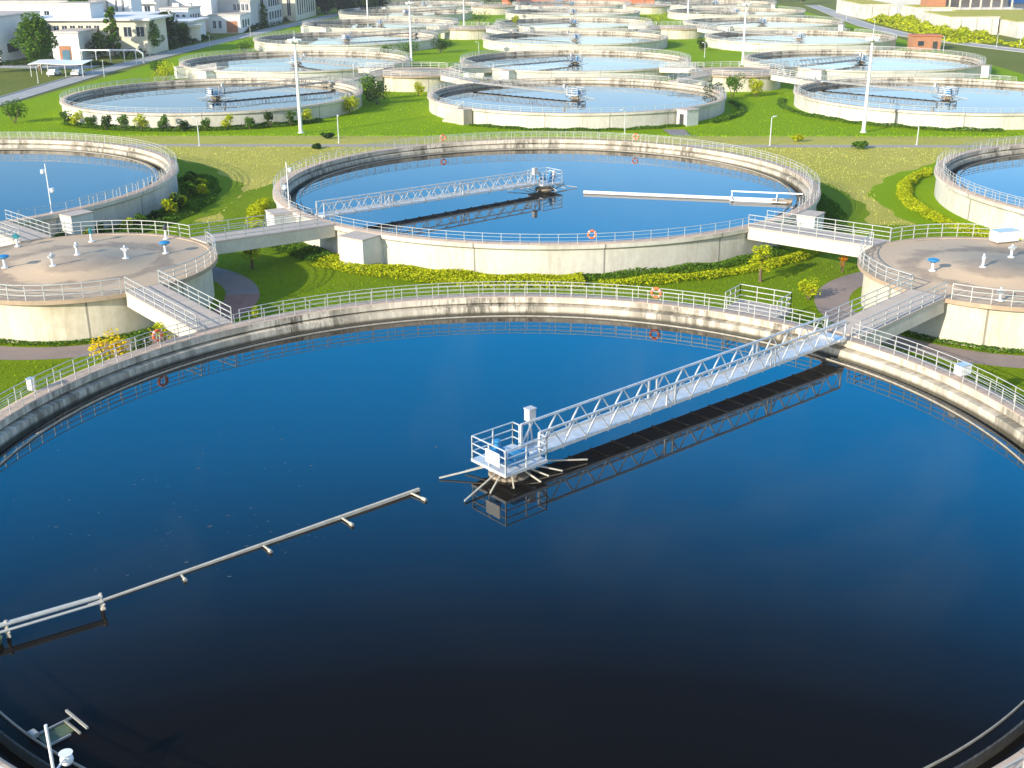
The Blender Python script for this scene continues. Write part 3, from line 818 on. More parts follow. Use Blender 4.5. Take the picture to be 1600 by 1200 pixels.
def crown(rnd, w_, h_, z0, clumps, leaves, s, taper=0.0):
    mb = MB()
    for k in range(clumps):
        q = (k + rnd.random()) / clumps; z = z0 + h_ * (.08 + .84 * q)
        prof = math.sin(PI * min(1, max(.12, .15 + .8 * q))) if not taper else (1 - taper * q) * min(1, .5 + 3 * q)
        rr = w_ * .5 * prof; a = k * 2.4 + rnd.uniform(-.5, .5); d = rr * rnd.uniform(.25, .85)
        cr_ = w_ * rnd.uniform(.14, .24) * (1 - .5 * taper * q)
        blob(mb, (d * math.cos(a), d * math.sin(a), z), (cr_, cr_, cr_ * .75), leaves // clumps, s, rnd)
    return mb
def trunk_mb(rnd, h, r, limbs, spread):
    mb = MB(); p = Vector((0, 0, -.2)); n = 5
    for k in range(n):
        q = Vector((rnd.uniform(-.1, .1) * r * 4, rnd.uniform(-.1, .1) * r * 4, h * (k + 1) / n))
        mb.bar(p, q, 2 * r * (1 - .13 * k), None, 7); p = q
    for k in range(limbs):
        a = k * 2.4; z = h * rnd.uniform(.45, .95)
        mb.bar((0, 0, z), (spread * .5 * math.cos(a), spread * .5 * math.sin(a), z + spread * .35), r * .6, None, 5)
    return mb
protos = {}
def tree(kind, label, loc, scale=1.0, group='trees', rz=None):
    name, mat, w_, h_, z0, cl, lv, s, tp = kind
    if kind not in protos:
        rnd = random.Random(len(protos) * 13 + 5)
        t = thing(name, label, 'tree', loc, 0, group)
        trunk_mb(rnd, z0 + h_ * .6, w_ * .035 + .05, 6, w_ * .6).build('trunk', M['bark'], t)
        crown(rnd, w_, h_, z0, cl, lv, s, tp).build('crown', M[mat], t, smooth=False)
        protos[kind] = t
    else:
        t = dup(protos[kind], loc, None, label, group)
    t.rotation_euler.z = random.uniform(0, 6.28) if rz is None else rz
    t.scale = (scale, scale, scale * random.uniform(.92, 1.1))
    return t
BIG = ('broadleaf_tree', 'leaf_g', 9.0, 8.5, 2.0, 26, 5200, .26, 0)
DRK = ('broadleaf_tree', 'leaf_d', 9.0, 9.0, 1.5, 24, 3600, .32, 0)
BLU = ('broadleaf_tree', 'leaf_b', 8.0, 11.0, 1.5, 24, 3200, .34, .35)
TALL = ('poplar_tree', 'leaf_g', 4.6, 11.0, 1.2, 22, 3000, .24, .5)
SML = ('small_tree', 'leaf_y', 2.2, 1.7, 1.0, 9, 800, .10, 0)
tree(BIG, 'big bushy green tree in front of the white building, beside the carport', (-121.5, 272.5, GL), 1.25)
tree(TALL, 'tall pointed tree standing before the cream facade', (-115.8, 305.0, GL), 1.05)
tree(BIG, 'broad tree right of the pointed tree, near the pipe rack', (-110.0, 315.0, GL), .85)
tree(DRK, 'low dark tree between the pointed tree and the white block', (-118.5, 302.0, GL), .62)
tree(DRK, 'dark low tree at the picture edge below the grey building', (-131.0, 268.0, GL), .7)
tree(DRK, 'rounded dark tree behind the cream facade', (-116.0, 348.0, GL), .9)
tree(BIG, 'spreading tree in front of the cream building, beyond the pipe rack', (-113.5, 330.0, GL), .8)
tree(DRK, 'dark rounded tree at the corner of the low building with the bay', (-110.2, 345.0, GL), .55)
tree(BIG, 'green tree rising behind the penthouse roof', (-140.0, 345.0, GL), 1.3)
tree(DRK, 'dark tree beside the grey end wall, behind the big bushy tree', (-133.5, 300.0, GL), .9)
tree(TALL, 'pointed tree beside the white cube building', (-104.6, 418.0, GL), .75)
rt = random.Random(3)
for k in range(46):
    x = -230 + 125 * rt.random(); y = 395 + 120 * rt.random()
    if x > -150 and y < 480: y += 95
    tree([BIG, BLU, BIG, DRK][k % 4], 'dense tree in the woodland behind the white buildings', (x, y, GL), rt.uniform(.9, 1.4), 'woodland trees behind the white buildings')
for k in range(44):
    x = -115 + 105 * rt.random() if k < 26 else 45 + 75 * rt.random(); y = (500 if x < -72 else 566) + 34 * rt.random()
    tree([DRK, BLU, DRK][k % 3], 'dark tree in the belt closing off the last row of tanks', (x, y, GL), rt.uniform(.6, .95), 'tree belt beyond the last tanks')

def shrub(label, loc, w_, h_, mat, n=420, s=.11, group=None, stem=True, name='shrub'):
    rnd = random.Random(int(loc[0] * 31 + loc[1] * 17))
    t = thing(name, label, 'shrub', loc, rnd.uniform(0, 6), group)
    mb = MB()
    for k in range(6):
        a = k * 2.4 + rnd.random(); d = w_ * rnd.uniform(.1, .3); z = h_ * rnd.uniform(.35, .8)
        cr_ = w_ * rnd.uniform(.2, .32)
        blob(mb, (d * math.cos(a), d * math.sin(a), z), (cr_, cr_, min(cr_, h_ * .35)), n // 6, s, rnd, .3)
    mb.build('foliage', M[mat], t, smooth=False)
    if stem:
        b = MB()
        for k in range(3): b.bar((0, 0, -.1), (.25 * w_ * math.cos(k * 2.1), .25 * w_ * math.sin(k * 2.1), h_ * .6), .05 + .02 * w_, None, 5)
        b.build('stem', M['bark'], t)
    return t
def ring_hedge(label, c, r0, r1, a0, a1, h, mat, dens, s, z=0.0, name='hedge', gaps=0.0):
    rnd = random.Random(int(c[0] * 7 + a0 * 100 + r0))
    t = thing(name, label, 'hedge', (c[0], c[1], z))
    mb = MB(); area = (a1 - a0) * (r1 + r0) / 2 * (r1 - r0)
    ph = rnd.random() * 9
    for _ in range(int(area * dens)):
        a = rnd.uniform(a0, a1); r = math.sqrt(rnd.uniform(r0 * r0, r1 * r1))
        hh = h * (.72 + .28 * math.sin(a * r0 * .9 + ph) * math.sin(a * r0 * .37 + r * 1.7))
        if gaps and math.sin(a * r0 * .5 + ph) + math.sin(a * r0 * .23 + r) < gaps * 2 - 2 + .2 * rnd.random(): continue
        e = min(1, min(r - r0, r1 - r) / (.18 * (r1 - r0) + .05))
        rr = r + .12 * math.sin(a * r0 * 1.3 + ph)
        leaf(mb, Vector((rr * math.cos(a), rr * math.sin(a), hh * (1 - .55 * (1 - e)) * (.35 + .65 * rnd.random() ** .45))), s, rnd)
    mb.build('foliage', M[mat], t, smooth=False)
    return t
def D(a): return R(a)
ring_hedge('yellow-green hedge row along the lawn before the middle tank, hut side', T1, 28.6, 29.8, D(279), D(322), .75, 'leaf_y', 170, .09)
ring_hedge('low dark green hedge against the wall of the middle tank', T1, 26.1, 27.6, D(276), D(318), .6, 'leaf_g', 150, .09)
ring_hedge('yellow-green groundcover round the white inlet box of the middle tank', T1, 26.2, 29.6, D(232), D(277), .6, 'leaf_y', 150, .09)
ring_hedge('dark groundcover under the footbridge to the middle tank', T1, 26.2, 29.0, D(205), D(231), .6, 'leaf_g', 130, .10)
ring_hedge('yellow hedge strip by the camera pole of the middle tank', T1, 27.0, 28.6, D(180), D(203), .9, 'leaf_y', 170, .10)
ring_hedge('low hedge in the shade of the middle tank, facing the dry lawn', T1, 26.2, 28.4, D(-36), D(8), .6, 'leaf_g', 110, .11)
ring_hedge('yellow hedge curving round the wall of the tank at the picture edge', TRc, 27.9, 29.4, D(140), D(212), .85, 'leaf_y', 170, .10)
ring_hedge('dark green groundcover in the shrub bed of the tank at the picture edge', TLc, 26.1, 30.0, D(-42), D(30), .55, 'leaf_g', 110, .12)
ring_hedge('thin green hedge at the foot of the teal-valve chamber', CHL, 8.75, 9.5, D(180), D(330), .35, 'leaf_g', 160, .08)
ring_hedge('thin green hedge at the foot of the white-cabinet chamber', CHR, 8.75, 9.5, D(190), D(340), .35, 'leaf_g', 160, .08)
ring_hedge('clipped dark hedge at the foot of the shrub-row tank', (-61.8, 208, 0), 26.8, 29.0, D(228), D(322), .8, 'leaf_g', 90, .14, GL)
ring_hedge('low green edging at the foot of the central pale tank', (2.06, 208, 0), 26.6, 28.0, D(232), D(312), .5, 'leaf_g', 70, .14, GL)
ring_hedge('green hedge curving round the central pale tank, toward the mast', (2.06, 208, 0), 28.0, 29.2, D(318), D(372), .7, 'leaf_g', 100, .14, GL)
ring_hedge('green hedge curving round the pale tank behind the mast', (66.1, 208, 0), 27.4, 28.6, D(160), D(270), .7, 'leaf_g', 90, .14, GL)
for k in range(17):
    a = R(-40 + 4.1 * k + random.uniform(-1.5, 1.5)); r = random.uniform(26.9, 29.2)
    big = k in (7, 8, 9, 11)
    shrub(('yellowish leafy shrub in the dark bed beside the tank at the picture edge' if big else 'green shrub in the dark bed beside the tank at the picture edge'), (TLc[0] + r * math.cos(a), TLc[1] + r * math.sin(a), 0), 1.9 if big else 1.3, 1.8 if big else 1.2, 'leaf_y' if k % 5 in (2, 4) else ('leaf_g' if k % 2 else 'leaf_d'), 520, .13, 'shrubs in the bed beside the tank')
for k in range(14):
    a = R(230 + 6.6 * k); r = 28.5 + random.uniform(-.6, .6)
    shrub('ball-shaped shrub in the row before the pale wall by the tall mast', (-61.8 + r * math.cos(a), 208 + r * math.sin(a), GL), random.uniform(1.7, 2.8), random.uniform(1.7, 2.8), ['leaf_g', 'leaf_y', 'leaf_g', 'leaf_d'][k % 4], 420, .16, 'row of small shrubs before the pale tank')
for lab, x, y, w_, h_, m_ in [('large round yellow-green shrub near the shrub-row tank', -36.5, 200.5, 5.0, 3.8, 'leaf_y'), ('large dark shrub clump behind the yellow-green one', -33.6, 212.0, 5.5, 4.0, 'leaf_d'), ('tall dark shrub against the wall of the shrub-row tank', -36.0, 217.0, 4.5, 4.5, 'leaf_g'),
                          ('lone round shrub before the chamber near the shrub-row tank', -27.6, 224.5, 2.6, 2.9, 'leaf_y'), ('rounded green shrub before the far chamber on the hut side', 31.2, 221.5, 4.2, 4.4, 'leaf_g'), ('yellow-green shrub before the far chamber on the hut side', 35.6, 223.0, 3.4, 3.4, 'leaf_y'), ('dark shrub by the tank wall near the far hut-side chamber', 27.2, 215.0, 4.5, 3.2, 'leaf_d'),
                          ('bright bush on the lawn beside the service road and shrub-row tank', -89.5, 188.5, 5.0, 4.0, 'leaf_g'), ('yellow-green bush behind the shrub-row tank', -84.8, 250.0, 7.0, 4.2, 'leaf_y'), ('dark bush at the foot of the second-row tank by the road', -90.5, 262.0, 4.0, 3.0, 'leaf_g'), ('bush on the lawn by the road at the third-row tank', -86.0, 320.0, 6.0, 3.2, 'leaf_g'),
                          ('dark bush between the far tanks by the second mast', -33.0, 318.0, 7.0, 4.0, 'leaf_d'), ('green bush beside the dark bush by the second mast', -40.0, 311.0, 7.0, 3.6, 'leaf_g'), ('leafy bush at the wall beside the second mast', -45.5, 305.0, 5.0, 3.0, 'leaf_g'), ('dark bush at the tank wall near the hut-side mast', 36.5, 322.0, 3.4, 3.4, 'leaf_d'),
                          ('clump of bushes amid the far tanks toward the buildings', -30.0, 425.0, 12.0, 5.0, 'leaf_g'), ('clump of bushes amid the far tanks toward the pavilion', 30.0, 412.0, 13.0, 5.5, 'leaf_y'), ('small tree-like bush near the far bushes', -17.0, 417.0, 3.5, 4.2, 'leaf_y'),
                          ('low bush on the dusty path strip by the yellow-hedge tank', 36.6, 145.9, 2.2, .9, 'leaf_g'), ('yellow tuft on the grass strip beyond the path', 30.0, 151.5, 1.6, .9, 'leaf_y'), ('dark tuft on the grass strip below the shrub-row mast', -31.4, 155.0, 1.9, .7, 'leaf_d'), ('small dark tuft on the path edge below the shrub-row mast', -31.0, 145.4, 1.3, .55, 'leaf_d'),
                          ('yellow-green bush on the lawn before the white-cabinet chamber', 17.6, 80.6, 1.7, 1.6, 'leaf_y'), ('deep yellow flowering shrub over the railing, by the ring path', -27.3, 65.0, 2.2, 2.5, 'leaf_f'), ('yellow flowering shrub by the life buoy at the huge tank', -24.9, 68.0, 1.9, 2.3, 'leaf_y'), ('tall yellow shrub next to the footbridge of the teal-valve chamber', -23.4, 69.3, 1.5, 2.2, 'leaf_y'),
  ('green leafy shrub between the flowering shrubs at the railing', -25.9, 66.6, 1.6, 1.9, 'leaf_g'), ('orange shrub at the railing beside the deep yellow one', -26.6, 64.6, 1.2, 2.1, 'leaf_f'), ('small bright shrub at the footbridge end by the huge tank', -19.6, 70.6, .8, 2.7, 'leaf_y')]:
    shrub(lab, (x, y, gz(y)), w_, h_, m_, 500 if w_ < 3 else 1000, .09 if y < 100 else .17, None, h_ > 1.05)
t = tree(SML, 'young yellow-green tree on a thin trunk before the middle tank', (14.9, 85.2, 0), 1.1)
shrub('slim orange-leaved bush by the wall of the white-cabinet chamber', (21.6, 88.0, 0), .8, 1.7, 'leaf_o', 200, .08)
tree(SML, 'young tree under the footbridge of the teal-valve chamber', (-24.5, 88.0, 0), .9)

# banks of ground cover by the hut road
def bank(label, x0, x1, y0, y1, h, mat, n, s):
    rnd = random.Random(int(x0 + y0)); t = thing('hedge', label, 'hedge', ((x0 + x1) / 2, (y0 + y1) / 2, GL)); mb = MB()
    for _ in range(n):
        u = rnd.uniform(-1, 1); v = rnd.uniform(-1, 1)
        e = min(1, 4 * (1 - abs(u))) * min(1, 6 * (1 - abs(v)))
        k = h * e * (.6 + .4 * math.sin(u * 9 + v * 5) * math.sin(v * 23))
        leaf(mb, Vector((u * (x1 - x0) / 2, v * (y1 - y0) / 2, max(.1, k) * (.6 + .4 * rnd.random()))), s, rnd)
    mb.build('foliage', M[mat], t, smooth=False)
bank('long olive hedge bank between the hut road and the pale concrete wall', 109.5, 125, 345, 452, 3.0, 'leaf_y', 9000, .45)
bank('olive hedge bank along the hut road at the picture edge', 122, 146, 296, 343, 2.6, 'leaf_y', 7000, .42)
bank('clipped hedge at the far end of the hut road', 114, 124, 456, 512, 4.0, 'leaf_g', 4000, .5)
bank('dark hedge along the buildings road before the white cube building', -116, -109, 300, 372, 2.0, 'leaf_d', 4500, .3)
bank('dark clipped hedge by the carport yard', -140, -109, 284.5, 287.5, 1.2, 'leaf_d', 2500, .25)
bank('dark hedge along the long columned building', -108, -104, 395, 495, 2.2, 'leaf_d', 4500, .32)

# grass blades: ground cover nobody could count
def blades(label, x0, x1, y0, y1, n, s, mat, keep):
    rnd = random.Random(int(n)); mb = MB(); k = 0
    while k < n:
        x = rnd.uniform(x0, x1); y = rnd.uniform(y0, y1)
        if not keep(x, y, rnd): continue
        k += 1; a_ = rnd.uniform(0, PI); w_ = s * rnd.uniform(.5, 1.2); h_ = s * rnd.uniform(.5, 1.3)
        z = gz(y); dx, dy = math.cos(a_) * w_ / 2, math.sin(a_) * w_ / 2; lx, ly = rnd.gauss(0, .3) * h_, rnd.gauss(0, .3) * h_
        i = len(mb.v)
        mb.v += [(x - dx, y - dy, z), (x + dx, y + dy, z), (x + dx * .4 + lx, y + dy * .4 + ly, z + h_), (x - dx * .4 + lx, y - dy * .4 + ly, z + h_ * .9)]
        mb.f.append((i, i + 1, i + 2, i + 3))
    tag(mb.build('grass', M[mat], smooth=False), label, 'grass', kind='stuff')
def off(c, r): return lambda x, y: (x - c[0]) ** 2 + (y - c[1]) ** 2 > r * r
o0, o1, ol, orr, oc1, oc2 = off(T0, 26), off(T1, 26), off(TLc, 26), off(TRc, 26), off(CHL, 12.1), off(CHR, 12.1)
M['blade_g'] = leaf_mat('green grass blades', (.16, .28, .004), (.28, .38, .008), .5)
M['blade_d'] = leaf_mat('dry grass blades', (.50, .50, .08), (.80, .70, .2), .5)
M['blade_l'] = leaf_mat('bright grass blades', (.28, .46, .002), (.42, .58, .004), .5)
blades('green grass blades on the lawn between the blue tanks', -45, 45, 56, 105, 18000, .10, 'blade_g', lambda x, y, r: o0(x, y) and o1(x, y) and oc1(x, y) and oc2(x, y))
blades('dry grass blades between the blue tanks and the dusty path', -70, 60, 103, 147, 9000, .11, 'blade_d', lambda x, y, r: (not off(T1, 60)(x, y)) and off(T1, 31)(x, y) and off(TLc, 32)(x, y) and off(TRc, 31.5)(x, y) and r.random() < .35 + .65 * (math.sin(x * .35 + y * .2) * math.sin(y * .3 - x * .11) > -.1))
blades('bright grass blades on the lawn below the first far tanks', -90, 80, 158, 235, 9000, .14, 'blade_l', lambda x, y, r: all((x - c) ** 2 + (y - 208) ** 2 > 27 * 27 for c in COLX[0]) and (x > -100))

# foam flecks drifting on the dark water
rnd = random.Random(77); mb = MB()
for k in range(75):
    cx, cy_ = [(-13.5, 39.6), (-12.0, 41.2), (-17.5, 45.0), (-19.0, 41.0), (-16.0, 48.0), (-11.0, 42.0)][k % 6]; sp_ = [1.6, 2.0, 3.5, 3.0, 4.0, 1.2][k % 6]
    x = rnd.gauss(cx, sp_); y = rnd.gauss(cy_, sp_ * .8)
    if (x - T0[0]) ** 2 + (y - T0[1]) ** 2 > 22 ** 2: continue
    r = rnd.choice((.02, .025, .03, .04, .06)); n = 6
    i = len(mb.v)
    for q in range(n):
        rr = r * rnd.uniform(.5, 1.3); mb.v.append((x + rr * 1.6 * math.cos(q * PI / 3), y + rr * math.sin(q * PI / 3), 1.606))
    mb.f.append(tuple(range(i, i + n)))
M['foam'] = plain('grey foam', (.07, .08, .085), .7, 0, .3, 4)
tag(mb.build('foam', M['foam'], smooth=False), 'small grey foam flecks drifting on the dark water by the scum beam', 'foam', kind='stuff')

# ---------------------------------------------------------------- buildings
def windows_front(t, x0, x1, y, z0, z1, n, wfrac=.55, mat='glass', arch=False):
    """recessed windows with sills on a face that looks toward -y"""
    for k in range(n):
        cx = x0 + (x1 - x0) * (k + .5) / n; w_ = (x1 - x0) / n * wfrac
        b = MB(); b.bbox(cx - w_ / 2, cx + w_ / 2, y - .05, y + .1, z0, z1)
        if arch: b.add([(cx + w_ / 2 * math.cos(a * PI / 8), y - .05, z1 + w_ / 2 * math.sin(a * PI / 8)) for a in range(9)], [tuple(range(9))])
        o = b.build('window', M[mat], t)
        b = MB(); b.bbox(cx - w_ / 2 - .12, cx + w_ / 2 + .12, y - .22, y - .052, z0 - .18, z0 - .02); b.bbox(cx - .04, cx + .04, y - .09, y - .052, z0, z1)
        b.build('frame', M['bwall'], o)
def windows_side(t, x, y0, y1, z0, z1, n, wfrac=.55):
    for k in range(n):
        cy_ = y0 + (y1 - y0) * (k + .5) / n; w_ = (y1 - y0) / n * wfrac
        b = MB(); b.bbox(x - .1, x + .05, cy_ - w_ / 2, cy_ + w_ / 2, z0, z1); o = b.build('window', M['glass'], t)
        b = MB(); b.bbox(x + .052, x + .22, cy_ - w_ / 2 - .1, cy_ + w_ / 2 + .1, z0 - .18, z0 - .02); b.build('frame', M['bwall'], o)
def block(t, name, x0, x1, y0, y1, z0, z1, mat, parapet=True):
    b = MB(); b.bbox(x0, x1, y0, y1, z0, z1); o = b.build(name, M[mat], t)
    if parapet:
        b = MB(); b.bbox(x0 - .25, x1 + .25, y0 - .25, y1 + .25, z1 + .003, z1 + .45); r = b.build('roof', M['broof'], t)
        b = MB(); b.bbox(x0 + .3, x1 - .3, y0 + .3, y1 - .3, z1 + .455, z1 + .5); b.build('roof_screed', M['deckcon'], r)
    return o
def bld(label, x, y, name='building', cat='building'): return thing(name, label, cat, (0, 0, GL))
# coordinates are world x,y and heights above ground
t = bld('grey building end wall at the picture edge beside the big tree', 0, 0)
block(t, 'wall', -175, -139.8, 292, 318, -.3, 10.5, 'bwall'); windows_side(t, -139.8, 294, 316, 2.0, 4.2, 2)
t = bld('white building with a plain block, a blue door and a penthouse on its long roof', 0, 0)
block(t, 'front_block', -128.6, -121.6, 297, 309.5, -.3, 6.6, 'bwall')
b = MB(); b.bbox(-126.8, -123.9, 296.9, 297.3, .0, 3.6); o = b.build('door_surround', M['brown'], t)
b = MB(); b.bbox(-126.1, -124.2, 296.82, 296.9, .0, 2.6); b.build('door', M['door'], t)
block(t, 'wall', -141, -109, 311, 327, -.3, 8.4, 'bcream'); windows_front(t, -136, -121, 311, 6.0, 7.6, 7, .6)
b = MB(); b.bbox(-143, -107.5, 309.9, 329, 8.86, 9.3); b.build('eaves_slab', M['bwall'], t)
block(t, 'penthouse', -134, -124, 313, 322, 9.32, 12.6, 'bwall')
windows_front(t, -119, -109, 311, 4.8, 7.2, 3, .6)
t = bld('cream building with tall dark windows behind the pointed tree', 0, 0)
block(t, 'wall', -135, -118, 333, 352, -.3, 8.0, 'bcream'); windows_front(t, -134, -119, 333, 4.6, 7.2, 5); windows_side(t, -118, 334, 351, 4.2, 7.0, 4); windows_side(t, -118, 334, 351, 1.0, 3.0, 4)
b = MB(); b.bbox(-137, -117.2, 331.6, 353, 8.47, 8.9); b.build('eaves_slab', M['bwall'], t)
t = bld('low building with a rounded cream bay beside the white cube', 0, 0)
b = MB(); b.revolve([(4.2, -.3), (4.2, 4.2), (4.9, 4.25), (4.9, 4.9), (1e-3, 4.95)], 32, c=(-113.6, 358.5)); b.build('round_bay', M['bcream'], t)
block(t, 'wall', -127, -112.8, 357.6, 376, -.3, 5.0, 'bwall'); windows_front(t, -126, -118.5, 357.6, 2.0, 4.4, 4); 
b = MB(); b.bbox(-128, -111.8, 356.6, 377, 5.5, 5.9); b.build('eaves_slab', M['bwall'], t)
t = bld('white cube building with a pair of dark windows, seen above the hedge', 0, 0)
block(t, 'wall', -116.3, -106.0, 392, 406, -.3, 5.4, 'bwall'); windows_front(t, -115.5, -111.8, 392, 1.6, 3.9, 2, .5); windows_side(t, -106, 394, 404, 1.6, 4.0, 3)
b = MB(); b.bbox(-110.6, -107.0, 391.9, 392.3, .2, 3.8); b.build('porch', M['brown'], t)
block(t, 'upper_storey', -116.8, -98.0 - 8, 406.2, 420, -.3, 9.2, 'bgrey'); windows_front(t, -112, -106.5, 406.2, 6.4, 8.4, 4, .6)
t = bld('tall plain white tower block above the cream facade', 0, 0)
block(t, 'wall', -131, -116.9, 398, 412, -.3, 15.5, 'bwall'); windows_side(t, -116.9, 400, 410, 10, 12.6, 2)
t = bld('wide white hall with a band of windows below the tower block', 0, 0)
block(t, 'wall', -160, -131.2, 384, 402, -.3, 11.0, 'bwall'); windows_front(t, -159, -132, 384, 6.6, 9.0, 9, .6)
b = MB(); b.bbox(-161.5, -130, 382.8, 383.7, 9.6, 10.2); b.build('canopy', M['broof'], t)
t = bld('long white building with rows of dark windows beyond the white cube', 0, 0)
block(t, 'wall', -125, -104.5, 424, 446, -.3, 10.5, 'bgrey'); windows_front(t, -124, -105.5, 424, 6.6, 9.0, 8, .62); windows_side(t, -104.5, 425, 445, 6.6, 9.2, 6); windows_side(t, -104.5, 425, 445, 2.2, 4.8, 5)
t = bld('cream building with tall vertical window bays near the woods', 0, 0)
block(t, 'wall', -126, -101.5, 455, 492, -.3, 12.5, 'bcream'); windows_front(t, -124, -102.5, 455, 2.0, 11.0, 7, .4); windows_side(t, -101.5, 457, 490, 2.0, 10.8, 8, .4)
t = bld('far white building with terracotta bands above the tower', 0, 0)
block(t, 'wall', -150, -119, 470, 490, -.3, 17, 'bwall'); windows_front(t, -149, -120, 470, 9, 11, 9, .6); windows_front(t, -149, -120, 470, 13, 15, 9, .6)
b = MB(); b.bbox(-150.4, -118.6, 469.4, 469.94, 11.6, 12.3); b.build('band', M['terra'], t)
def roof_units(t, spots):
    for x, y, z, sx, sy, sz in spots:
        b = MB(); b.box((x, y, z + sz / 2 + .01), (sx, sy, sz)); u = b.build('roof_unit', M['bgrey'], t)
        b = MB(); b.box((x, y, z + sz + .06), (sx * .7, sy * .7, .1)); b.build('vent_cap', M['dark'], u)
t = bld('long white annex with a strip of small windows behind the cream building', 0, 0)
block(t, 'wall', -172, -136, 352, 368, -.3, 11.5, 'bwall'); windows_front(t, -171, -137, 352, 7.4, 9.2, 12, .5); windows_front(t, -171, -137, 352, 3.6, 5.4, 12, .5); windows_side(t, -136, 353, 367, 7.4, 9.2, 4)
roof_units(t, [(-165, 360, 12, 2.4, 2, 1.3), (-152, 358, 12, 3.2, 2, 1.1), (-143, 361, 12, 1.6, 1.6, 1.6)])
t = bld('white stair tower with a narrow slit of windows beside the annex', 0, 0)
block(t, 'wall', -135.5, -128.5, 356, 365, -.3, 13.6, 'bwall'); windows_front(t, -134, -130, 356, 3, 12, 2, .3)
roof_units(t, [(-132, 360, 14.1, 2, 2, 1.2)])
t = bld('white block with arched openings seen over the low building with the bay', 0, 0)
block(t, 'wall', -127.5, -118.5, 378, 391, -.3, 8.2, 'bwall'); windows_front(t, -127, -119, 378, 4.6, 6.2, 4, .5, 'glass', True); windows_side(t, -118.5, 379, 390, 4.6, 6.6, 4)
roof_units(t, [(-124, 384, 8.7, 2.2, 1.8, 1.2), (-120.5, 387, 8.7, 1.2, 1.2, .9)])
# carport
t = thing('carport', 'long white carport with a sagging flat roof below the big tree', 'carport', (-112, 262, GL))
b = MB(); vs = []
for k in range(9):
    x = -6.2 + 12.4 * k / 8
    vs += [(x, -3, 2.75 + .12 * math.sin(k * .8)), (x, 3, 3.15 + .12 * math.sin(k * .8)), (x, 3, 3.03 + .12 * math.sin(k * .8)), (x, -3, 2.63 + .12 * math.sin(k * .8))]
b.add(vs, [tuple(4 * k + j for j in (0, 1)) + tuple(4 * (k + 1) + j for j in (1, 0)) for k in range(8)] + [(4 * k + 3, 4 * k + 7, 4 * k + 6, 4 * k + 2) for k in range(8)] + [(4 * k, 4 * k + 4, 4 * k + 7, 4 * k + 3) for k in range(8)] + [(4 * k + 1, 4 * k + 2, 4 * k + 6, 4 * k + 5) for k in range(8)] + [(0, 3, 2, 1), (32, 33, 34, 35)])
b.build('roof', M['whitepaint'], t)
for k in range(4):
    for yy in (-2.7, 2.7):
        b = MB(); b.tube((-5.8 + 3.87 * k, yy, -.1), (-5.8 + 3.87 * k, yy, 2.68 if yy < 0 else 2.95), .07, 8); b.build('post', M['whitepaint'], t)
def car(label, loc, rz, mat):
    t = thing('parked_car', label, 'car', loc, rz, 'cars parked under the carport')
    prof = [(-2.1, .35), (-2.1, .85), (-1.5, .95), (-1.05, 1.42), (.55, 1.45), (1.15, .98), (2.0, .82), (2.12, .35)]
    b = MB(); n = len(prof)
    for y in (-.85, .85): b.v += [(x, y * (.86 if z > 1.2 else 1), z) for x, z in prof]
    b.f = [tuple(range(n - 1, -1, -1)), tuple(range(n, 2 * n))] + [(k, (k + 1) % n, n + (k + 1) % n, n + k) for k in range(n)]
    b.build('body', M[mat], t, smooth=False)
    b = MB()
    for s in (-1, 1): b.add([(x, s * .87 if z < 1.1 else s * .76, z) for x, z in [(-1.4, .98), (-1.0, 1.34), (.5, 1.36), (1.0, .99)]], [(0, 1, 2, 3)])
    b.build('window', M['glass'], t, smooth=False)
    for x in (-1.3, 1.3):
        for s in (-1, 1):
            b = MB(); b.tube((x, s * .72, .33), (x, s * .90, .33), .33, 14); b.build('wheel', M['dark'], t)
car('white car parked under the carport, toward the big tree', (-113.8, 262, GL), R(90), 'whitepaint')
car('silver car parked under the carport, at the open end', (-108.4, 262, GL), R(90), 'galv')
# pipe rack
t = thing('pipe_rack', 'raised pale pipe on posts crossing the yard in front of the trees', 'pipe rack', (-110, 289, GL))
b = MB(); b.tube((-9, 0, 3.2), (6, 0, 3.2), .22, 10); b.tube((6, 0, 3.2), (7.2, 0, 2.4), .22, 10); b.tube((7.2, 0, 2.4), (7.2, 0, 0), .22, 10); b.build('pipe', M['galv'], t)
for x in (-8, -4.5, -1, 2.5, 5.4):
    b = MB(); b.bar((x, 0, -.1), (x, 0, 3.0), .16); b.bar((x - .4, 0, 2.95), (x + .4, 0, 2.95), .12); b.build('post', M['galv'], t)
# hut side
t = thing('brick_hut', 'small brown brick hut by the hut-side road, next to a pale tank', 'hut', (95.6, 325, GL))
b = MB(); b.bbox(-3.6, 3.6, -2.2, 3.2, -.2, 3.5); b.build('wall', M['brown'], t)
b = MB(); b.bbox(-3.9, 3.9, -2.5, 3.5, 3.503, 3.75); b.build('roof', M['terra'], t)
b = MB(); b.bbox(1.5, 2.7, -2.28, -2.1, 0, 2.2); b.build('door', M['dark'], t)
b = MB(); b.bbox(-2.4, -.9, -2.28, -2.1, 1.1, 2.3); b.build('window', M['glass'], t)
def basin(label, x0, x1, y0, y1, h, top, n):
    t = thing('concrete_basin', label, 'basin', (0, 0, GL))
    b = MB(); b.bbox(x0, x1, y0, y1, -.3, h); b.build('wall', M['basin2'], t)
    b = MB(); b.bbox(x0 + .5, x1 - .5, y0 + .5, y1 - .5, h + .003, h + .2); b.build('top', M[top], t)
    b = MB(); b.bbox(x0 - .2, x1 + .2, y0 - .2, y0 + .45, h + .006, h + .3); b.build('coping', M['beam'], t)
    for k in range(n):
        x = x0 + (x1 - x0) * (k + .5) / n; b = MB(); b.bbox(x - .25, x + .25, y0 - .3, y0 - .003, -.3, h - .2); b.build('buttress', M['beam'], t)
